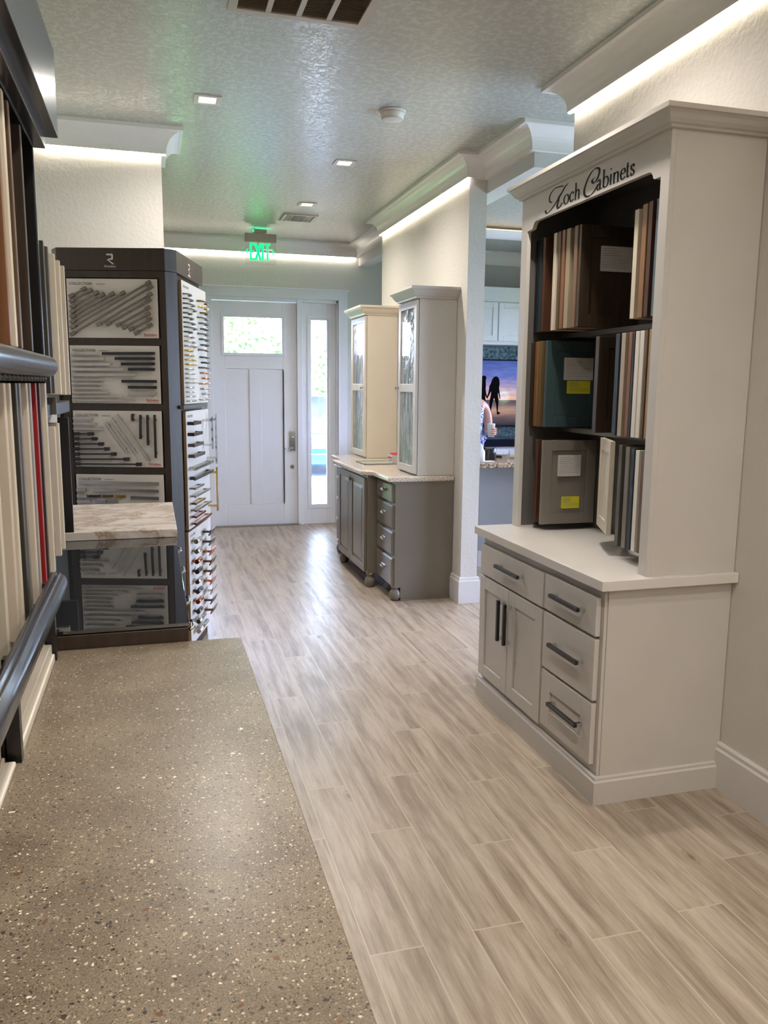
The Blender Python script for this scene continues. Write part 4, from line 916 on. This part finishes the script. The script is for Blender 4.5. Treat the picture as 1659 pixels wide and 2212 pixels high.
# sample doors lying on their long edge on the terrazzo
def lying(label, y0, y1, x0, x1, z1, mat, prof=True):
    b = B().box(x0, x1, y0, y1, .915, z1)
    if prof: b.box(x1, x1+.006, y0+.003, y1-.003, .915, z1-.022)
    tag(obj('stored_sample', b, mat, bev=.003), label, 'sample door', 'sample doors stored on edge under the near rack')
lying('white stepped sample door on edge, between the two black posts', 1.445, 1.95, -.262, -.245, .957, 's_white')
lying('greige sample door behind the white one between the black posts', 1.445, 1.95, -.285, -.266, .985, 's_greige')
lying('taupe sample door standing tallest between the black posts', 1.445, 1.95, -.31, -.29, 1.07, 's_grey', False)
lying('white rounded sample door on edge left of the near post, in front', .60, 1.405, -.262, -.243, .925, 's_white', False)
lying('greige sample door on edge left of the near post, second from front', .60, 1.41, -.285, -.266, .955, 's_greige')
lying('pale grey sample door on edge left of the near post, third from front', .60, 1.40, -.31, -.29, .985, 's_lgrey')
lying('pale green grey sample door on edge left of the near post, tallest', .60, 1.40, -.335, -.315, 1.03, 's_blue', False)

# ================================================================== kitchen beyond the opening
KY = YF
t = thing('wall_cabinets', 'white wall cabinets above the television in the kitchen', 'cabinet', (4.0, 8.72, 2.02))
obj('body', B().box(3.0, 5.4, 8.57, KY-.002, 2.03, 2.62), 'uppers', t)
obj('frieze', B().box(2.98, 5.42, 8.55, KY-.002, 2.50, 2.66), 'uppers', t, .004)
for k in range(5):
    u0 = 2.79+k*.455+.36-.36; u0 = 2.86+k*.455
    if u0 < 3: u0 = 3.0
    u1 = 2.86+(k+1)*.455-.012
    obj('door', shaker(B(), lambda u, d, z: (u, 8.55+d, z), u0+.0, u1, 2.07, 2.49, .02, .06), 'uppers', t, .002)
t = thing('backsplash', 'blue grey stone backsplash behind the television', 'backsplash', (4.0, KY-.01, .98))
obj('slab', B().box(2.8, 5.4, KY-.014, KY-.002, .986, 2.029), 'splash', t)
# tv
t = thing('television', 'television showing a couple at sunset on a beach', 'television', (4.0, 8.78, 1.10))
obj('housing', B().box(3.10, 4.95, 8.80, 8.86, 1.095, 1.875), 'tvframe', t, .004)
def screen_mat():
    m, nt, N, L, P = newmat('tv_sunset'); P.inputs['Base Color'].default_value = (0.004, 0.004, 0.005, 1); P.inputs['Roughness'].default_value = .2
    g = N.new('ShaderNodeNewGeometry'); s = N.new('ShaderNodeSeparateXYZ'); L.new(g.outputs['Position'], s.inputs[0])
    mr = N.new('ShaderNodeMapRange'); L.new(s.outputs[2], mr.inputs[0]); mr.inputs[1].default_value = 1.11; mr.inputs[2].default_value = 1.86
    r = ramp(N, L, mr.outputs[0], [(0, srgb(40, 44, 58)), (.12, srgb(92, 76, 80)), (.24, srgb(176, 138, 124)), (.33, srgb(96, 84, 96)), (.395, srgb(66, 66, 88)), (.40, srgb(226, 172, 150)), (.52, srgb(186, 162, 184)), (.75, srgb(98, 112, 184)), (1, srgb(66, 88, 158))])
    cb = N.new('ShaderNodeVectorMath'); cb.operation = 'DISTANCE'; L.new(g.outputs['Position'], cb.inputs[0]); cb.inputs[1].default_value = (3.965, 8.797, 1.449)
    sr = ramp(N, L, cb.outputs['Value'], [(.03, srgb(120, 190, 255)), (.045, srgb(190, 230, 170)), (.10, srgb(90, 80, 30)), (.2, (0, 0, 0, 1))])
    mx = N.new('ShaderNodeMix'); mx.data_type = 'RGBA'; mx.blend_type = 'ADD'; mx.inputs[0].default_value = .35; L.new(r.outputs[0], mx.inputs[6]); L.new(sr.outputs[0], mx.inputs[7])
    wv = noise(N, L, 8, 3, g.outputs['Position'], (1, 1, 7)); wr = ramp(N, L, wv.outputs[0], [(.4, (.7, .7, .7)), (.6, (1.1, 1.1, 1.1))])
    m2 = N.new('ShaderNodeMix'); m2.data_type = 'RGBA'; m2.blend_type = 'MULTIPLY'; m2.inputs[0].default_value = .6; L.new(mx.outputs[2], m2.inputs[6]); L.new(wr.outputs[0], m2.inputs[7])
    L.new(m2.outputs[2], P.inputs['Emission Color']); P.inputs['Emission Strength'].default_value = .95; return m
obj('screen', B().box(3.115, 4.935, 8.797, 8.80, 1.115, 1.86), screen_mat(), t)
def fig(pts_sets):
    b = B()
    for p in pts_sets: b.prism(p, 8.7955, 8.7968, ax='y')
    return b
# silhouettes on the screen image
WOM = [(3.867, 1.681), (3.893, 1.667), (3.907, 1.636), (3.911, 1.587), (3.906, 1.546), (3.914, 1.496), (3.927, 1.418), (3.917, 1.417), (3.895, 1.496), (3.894, 1.463), (3.905, 1.414), (3.902, 1.339), (3.899, 1.273), (3.926, 1.262), (3.925, 1.246), (3.889, 1.236), (3.885, 1.281), (3.874, 1.356), (3.85, 1.426), (3.843, 1.426), (3.824, 1.356), (3.815, 1.298), (3.812, 1.223), (3.792, 1.223), (3.789, 1.314), (3.793, 1.413), (3.804, 1.463), (3.808, 1.508), (3.782, 1.462), (3.763, 1.423), (3.752, 1.434), (3.773, 1.495), (3.782, 1.549), (3.778, 1.557), (3.8, 1.598), (3.816, 1.647), (3.839, 1.674)]
MAN = [(3.711, 1.689), (3.735, 1.681), (3.743, 1.657), (3.735, 1.63), (3.739, 1.585), (3.738, 1.52), (3.749, 1.471), (3.764, 1.434), (3.755, 1.423), (3.736, 1.462), (3.741, 1.314), (3.735, 1.22), (3.715, 1.22), (3.70, 1.36), (3.68, 1.22), (3.66, 1.22), (3.655, 1.45), (3.645, 1.60), (3.681, 1.634), (3.679, 1.658), (3.689, 1.682)]
obj('screen_figure', fig([WOM]), 'silh', t)
obj('screen_figure', fig([MAN]), 'silh', t)
# far kitchen counter
t = thing('kitchen_counter', 'white base cabinets with dark glossy worktop along the kitchen wall', 'counter', (4.0, 8.6, 0))
obj('body', B().box(2.8, 5.4, 8.3, KY-.002, 0, .90), 'uppers', t)
obj('worktop', B().box(2.78, 5.4, 8.27, KY-.002, .90, .985), 'darkstone', t, .006)
for k in range(5): obj('door', shaker(B(), lambda u, d, z: (u, 8.28+d, z), 2.83+k*.5, 3.32+k*.5, .12, .86, .02, .06), 'uppers', t, .002)
# kitchen bar
t = thing('kitchen_bar', 'grey bar wall with granite worktop seen through the opening', 'counter', (3.8, 6.5, 0))
obj('bar_wall', B().box(2.7, 4.9, 6.42, 6.56, 0, .892), 'bluegrey', t)
obj('worktop', B().box(2.52, 5.0, 6.16, 6.98, .892, .932), 'kgranite', t, .006)
obj('baseboard', B().box(2.69, 4.9, 6.40, 6.42, 0, .14), 'base', t, .003)
# things on the bar
t = thing('glass_jar', 'clear glass container on the granite bar worktop', 'jar', (2.80, 6.45, .932))
obj('jar_body', B().lathe([(.055, .932), (.062, .936), (.062, 1.03), (.058, 1.035), (.058, .94), (.01, .938)], (2.81, 6.5, 0), 24), 'glass', t)
obj('contents', B().lathe([(.055, .94), (.055, .985), (.02, .99)], (2.81, 6.5, 0), 20), 'w_tan', t)
tag(obj('bottle', B().lathe([(.028, .932), (.03, .936), (.03, 1.02), (.012, 1.045), (.012, 1.07)], (2.655, 6.30, 0), 20), 'uppers'), 'slim white bottle on the bar next to the pillar', 'bottle')
tag(obj('napkin', B().box(2.66, 2.76, 6.24, 6.34, .932, .938), 'paper', bev=.002), 'folded white napkin on the bar worktop', 'napkin')
tag(obj('small_black_box', B().box(2.93, 2.99, 6.62, 6.78, .932, .952), 'rackblack', bev=.004), 'small black box on the bar worktop', 'box')  # only a small black box lying on the bar
tag(obj('rolled_towel', B().tube([(3.02, 6.55, .957), (3.32, 6.60, .957)], .025, 14), 'paper'), 'rolled white towel on the granite bar', 'towel')
# tray crown light in the kitchen ceiling
b = B().box(2.5, 5.55, 7.55, 7.62, 3.0, CZ); prof = [(7.38, 3.035), (7.42, 3.01), (7.5, 2.99), (7.6, 2.99), (7.6, 3.05)]
b.prism(prof, 2.5, 5.55, ax='x'); struct('trim_5', b, 'trim')
struct('trim_6', B().sweep([(XE, YF), (XP2+.14, YF)], crown_prof()), 'trim')
struct('trim_7', B().box(2.5, 5.5, 7.40, 7.43, 3.04, 3.045), emit('kitchen_cove', (255, 226, 190), 1.6))

# ================================================================== person at the bar
def skinned(name, verts, edges, radii, mat, parent, sub=2):
    me = bpy.data.meshes.new(name); off = absorg(parent); me.from_pydata([tuple(Vector(v)-off) for v in verts], edges, []); o = bpy.data.objects.new(name, me); COL.objects.link(o)
    sk = o.modifiers.new('skin', 'SKIN'); sk.use_smooth_shade = True
    lay = me.skin_vertices[0] if me.skin_vertices else None
    if lay is None:
        bmm = bmesh.new(); bmm.from_mesh(me); bmm.verts.layers.skin.verify(); bmm.to_mesh(me); bmm.free(); lay = me.skin_vertices[0]
    for i, r in enumerate(radii):
        lay.data[i].radius = (r, r) if not isinstance(r, tuple) else r; lay.data[i].use_root = (i == 0)
    sm = o.modifiers.new('sub', 'SUBSURF'); sm.levels = sub; sm.render_levels = sub
    me.materials.append(M[mat] if isinstance(mat, str) else mat); o.parent = parent; ORG[o.name] = off; return o
px_, py_ = 2.88, 7.22
t = thing('person', 'person in a blue and white patterned sleeveless dress holding a white cup at the bar', 'person', (px_, py_, 0))
V = [(px_, py_, .92), (px_, py_, 1.05), (px_, py_, 1.22), (px_, py_, 1.37), (px_, py_-.01, 1.44), (px_, py_-.02, 1.50), (px_, py_-.03, 1.58), (px_, py_-.03, 1.67),
     (px_+.14, py_, 1.385), (px_+.19, py_+.01, 1.36), (px_+.235, py_+.03, 1.24), (px_+.245, py_+.04, 1.12), (px_+.225, py_-.10, 1.125), (px_+.195, py_-.20, 1.145), (px_+.185, py_-.235, 1.15),
     (px_-.14, py_, 1.385), (px_-.19, py_+.01, 1.36), (px_-.235, py_+.03, 1.22), (px_-.25, py_+.02, 1.09), (px_-.24, py_-.05, .97), (px_-.23, py_-.1, .87), (px_-.228, py_-.12, .82),
     (px_+.09, py_, .86), (px_+.10, py_-.01, .5), (px_+.10, py_+.01, .1), (px_+.10, py_-.12, .04),
     (px_-.09, py_, .86), (px_-.10, py_-.01, .5), (px_-.10, py_+.01, .1), (px_-.10, py_-.12, .04)]
E_ = [(0, 1), (1, 2), (2, 3), (3, 4), (4, 5), (5, 6), (6, 7), (3, 8), (8, 9), (9, 10), (10, 11), (11, 12), (12, 13), (13, 14), (3, 15), (15, 16), (16, 17), (17, 18), (18, 19), (19, 20), (20, 21),
      (0, 22), (22, 23), (23, 24), (24, 25), (0, 26), (26, 27), (27, 28), (28, 29)]
Rr = [(.15, .11), (.125, .10), (.145, .115), (.14, .10), .06, .052, .085, .07, .065, .052, .045, .038, .034, .027, .03, .065, .052, .045, .038, .033, .027, .03, .085, .055, .038, .035, .085, .055, .038, .035]
bodyo = skinned('body', V, E_, Rr, 'skin', t)
def dress_mat():
    m, nt, N, L, P = newmat('patterned_dress'); v = N.new('ShaderNodeTexVoronoi'); v.feature = 'DISTANCE_TO_EDGE'; v.inputs['Scale'].default_value = 26
    tc = N.new('ShaderNodeTexCoord'); mp = N.new('ShaderNodeMapping'); mp.inputs['Scale'].default_value = (1.3, 1.3, .7); L.new(tc.outputs['Object'], mp.inputs[0]); L.new(mp.outputs[0], v.inputs['Vector'])
    c = ramp(N, L, v.outputs['Distance'], [(.05, srgb(232, 236, 244)), (.09, srgb(60, 90, 190)), (.3, srgb(30, 44, 110))]); L.new(c.outputs[0], P.inputs['Base Color']); P.inputs['Roughness'].default_value = .7; return m
Vd = [(px_, py_, .95), (px_, py_, 1.05), (px_, py_, 1.22), (px_, py_, 1.36), (px_+.13, py_, 1.375), (px_-.13, py_, 1.375), (px_, py_, .75), (px_, py_, .5)]
skinned('dress', Vd, [(0, 1), (1, 2), (2, 3), (3, 4), (3, 5), (0, 6), (6, 7)], [(.175, .14), (.15, .125), (.168, .138), (.152, .12), (.075, .075), (.075, .075), (.20, .17), (.22, .19)], dress_mat(), t)
hr = B(); 
hr.lathe([(.02, 1.80), (.07, 1.785), (.105, 1.73), (.115, 1.66), (.112, 1.56), (.10, 1.46), (.06, 1.42)], (px_, py_+.02, 0), 20); obj('hair', hr, 'hair', t)
b = B()
fc = Vector((px_, py_-.115, 1.62))
b.lathe([(.001, -.03), (.010, -.018), (.014, 0)], (fc.x, fc.y+.012, fc.z-.01), 10, 'y')
obj('nose', b, 'skin', t)
b = B().box(fc.x-.022, fc.x+.022, fc.y+.004, fc.y+.012, fc.z-.055, fc.z-.047); obj('mouth', b, 'red', t, .003)
for s in (-1, 1): obj('eye', B().lathe([(.001, -.006), (.008, -.003), (.010, 0)], (fc.x+s*.032, fc.y+.008, fc.z+.02), 10, 'y'), 'ink', t)
# right hand of the figure curled around the cup
hx, hy, hz = px_+.185, py_-.235, 1.15
cupx, cupy, cupz = hx-.046, hy-.035, 1.165
palm = [(hx, hy, hz), (hx-.005, hy-.03, hz+.0)]
VV = [(hx+.01, hy+.02, hz), (hx+.0, hy-.012, hz), (hx-.004, hy-.038, hz)]; EE = [(0, 1), (1, 2)]; RR = [.026, .028, .022]
for k, (dz, ln) in enumerate(((.027, .9), (.009, 1.0), (-.009, .95), (-.026, .8))):
    base = len(VV); R_c = .043
    for j, a in enumerate((20, -25, -70, -112)):
        if j == 3: a = -70-42*ln
        aa = math.radians(a); VV.append((cupx+R_c*math.cos(aa), cupy+R_c*math.sin(aa), hz+dz)); RR.append(.0092-.0008*j)
    EE.append((2 if k > 1 else 1, base)); EE += [(base, base+1), (base+1, base+2), (base+2, base+3)]
base = len(VV)
for a in (60, 105, 140): VV.append((cupx+.043*math.cos(math.radians(a)), cupy+.043*math.sin(math.radians(a)), hz+.03)); RR.append(.010)
EE += [(1, base), (base, base+1), (base+1, base+2)]
skinned('hand', VV, EE, RR, 'skin', t, 1)
tag(obj('paper_cup', B().lathe([(.001, 1.10), (.028, 1.10), (.036, 1.215), (.038, 1.218), (.036, 1.222), (.033, 1.215)], (cupx, cupy, 0), 24), 'uppers'), 'white cup held in the hand of the person', 'cup')

# ================================================================== outside
struct('ground_1', B().box(-30, 1.9, 9.25, 60, -.12, -.06), 'lawn')
struct('ground_2', B().box(1.9, 9.5, 9.25, 60, -.12, -.06), 'concrete')
struct('ground_3', B().box(9.5, 40, -10, 60, -.12, -.06), 'lawn')
struct('ground_4', B().box(-2.2, 9.5, 9.05, 9.25, -.1, -.02).box(.2, 2.2, 9.05, 10.2, -.06, -.02), 'concrete')
def tree(x, y, h, r, label, seed):
    t = thing('leafy_tree', label, 'tree', (x, y, -.06), group='trees outside the front door')
    obj('trunk', B().tube([(x, y, -.06), (x+.1, y, h*.3), (x, y+.1, h*.6)], [.16, .12, .06], 8), 'bark', t)
    rr = random.Random(seed); b = B()
    for k in range(4200):
        a = rr.uniform(0, 6.283); q = rr.uniform(-1, 1); d = rr.uniform(.45, 1)**.5; R_ = r*d
        p = Vector((x+R_*math.cos(a)*math.sqrt(1-q*q), y+R_*math.sin(a)*math.sqrt(1-q*q), h*.62+R_*q*1.1))
        u = Vector((rr.uniform(-1, 1), rr.uniform(-1, 1), rr.uniform(-1, 1))).normalized()*.08; v = u.cross(Vector((rr.uniform(-1, 1), rr.uniform(-1, 1), rr.uniform(-1, 1))).normalized())
        b.bm.faces.new([b.bm.verts.new(p-u), b.bm.verts.new(p+v*.6), b.bm.verts.new(p+u), b.bm.verts.new(p-v*.6)])
    obj('crown_foliage', b, 'leaf', t, recalc=False)
tree(3.6, 19, 6.4, 2.6, 'green leafy tree seen through the narrow sidelight', 2)
tree(.6, 27, 7.0, 2.9, 'green leafy tree seen through the door window', 5)
tree(-6.5, 24, 7.0, 3.0, 'green leafy tree at the left beyond the front lawn', 8)
tree(8.0, 24, 7.0, 3.0, 'green leafy tree at the right beyond the driveway', 11)
# car facing the house
cx, cy = 3.05, 14.0
t = thing('car', 'blue car parked on the driveway facing the glass', 'car', (cx, cy, -.06)); g = -.06
side = [(0, .22), (0, .62), (.10, .80), (.9, .95), (1.0, .97), (1.65, 1.38), (2.9, 1.42), (3.6, 1.02), (4.3, .95), (4.4, .5), (4.35, .22)]
b = B(); rings = []
for (yy, zz), w_ in zip(side, [.86]*11): pass
b.prism([(cy+p[0], g+p[1]) for p in side[:5]+[(3.55, 1.0)]+side[8:]], cx-.89, cx+.89, ax='x')
obj('body', b, 'carblue', t, .06)
obj('cabin', B().hexa([(cx-.82, cy+.95, g+.94), (cx+.82, cy+.95, g+.94), (cx+.82, cy+3.6, g+.98), (cx-.82, cy+3.6, g+.98), (cx-.6, cy+1.65, g+1.40), (cx+.6, cy+1.65, g+1.40), (cx+.6, cy+2.9, g+1.42), (cx-.6, cy+2.9, g+1.42)]), 'darkstone', t, .05)
obj('grille', B().prism([(cx-.42, g+.50), (cx+.42, g+.50), (cx+.5, g+.62), (cx+.38, g+.72), (cx-.38, g+.72), (cx-.5, g+.62)], cy-.02, cy+.05, ax='y'), 'steel', t, .01)
obj('bumper', B().box(cx-.85, cx+.85, cy-.08, cy+.1, g+.24, g+.44), 'carblue', t, .03)
for s in (-1, 1):
    obj('headlight', B().box(cx+s*.68-.15, cx+s*.68+.15, cy-.02, cy+.1, g+.60, g+.72), 'chrome', t, .03)
    for yy in (.85, 3.5): obj('wheel', B().lathe([(.10, -.1), (.30, -.1), (.32, -.07), (.32, .07), (.30, .1), (.10, .1)], (cx+s*.80, cy+yy, g+.32), 24, 'x'), 'rubber', t)
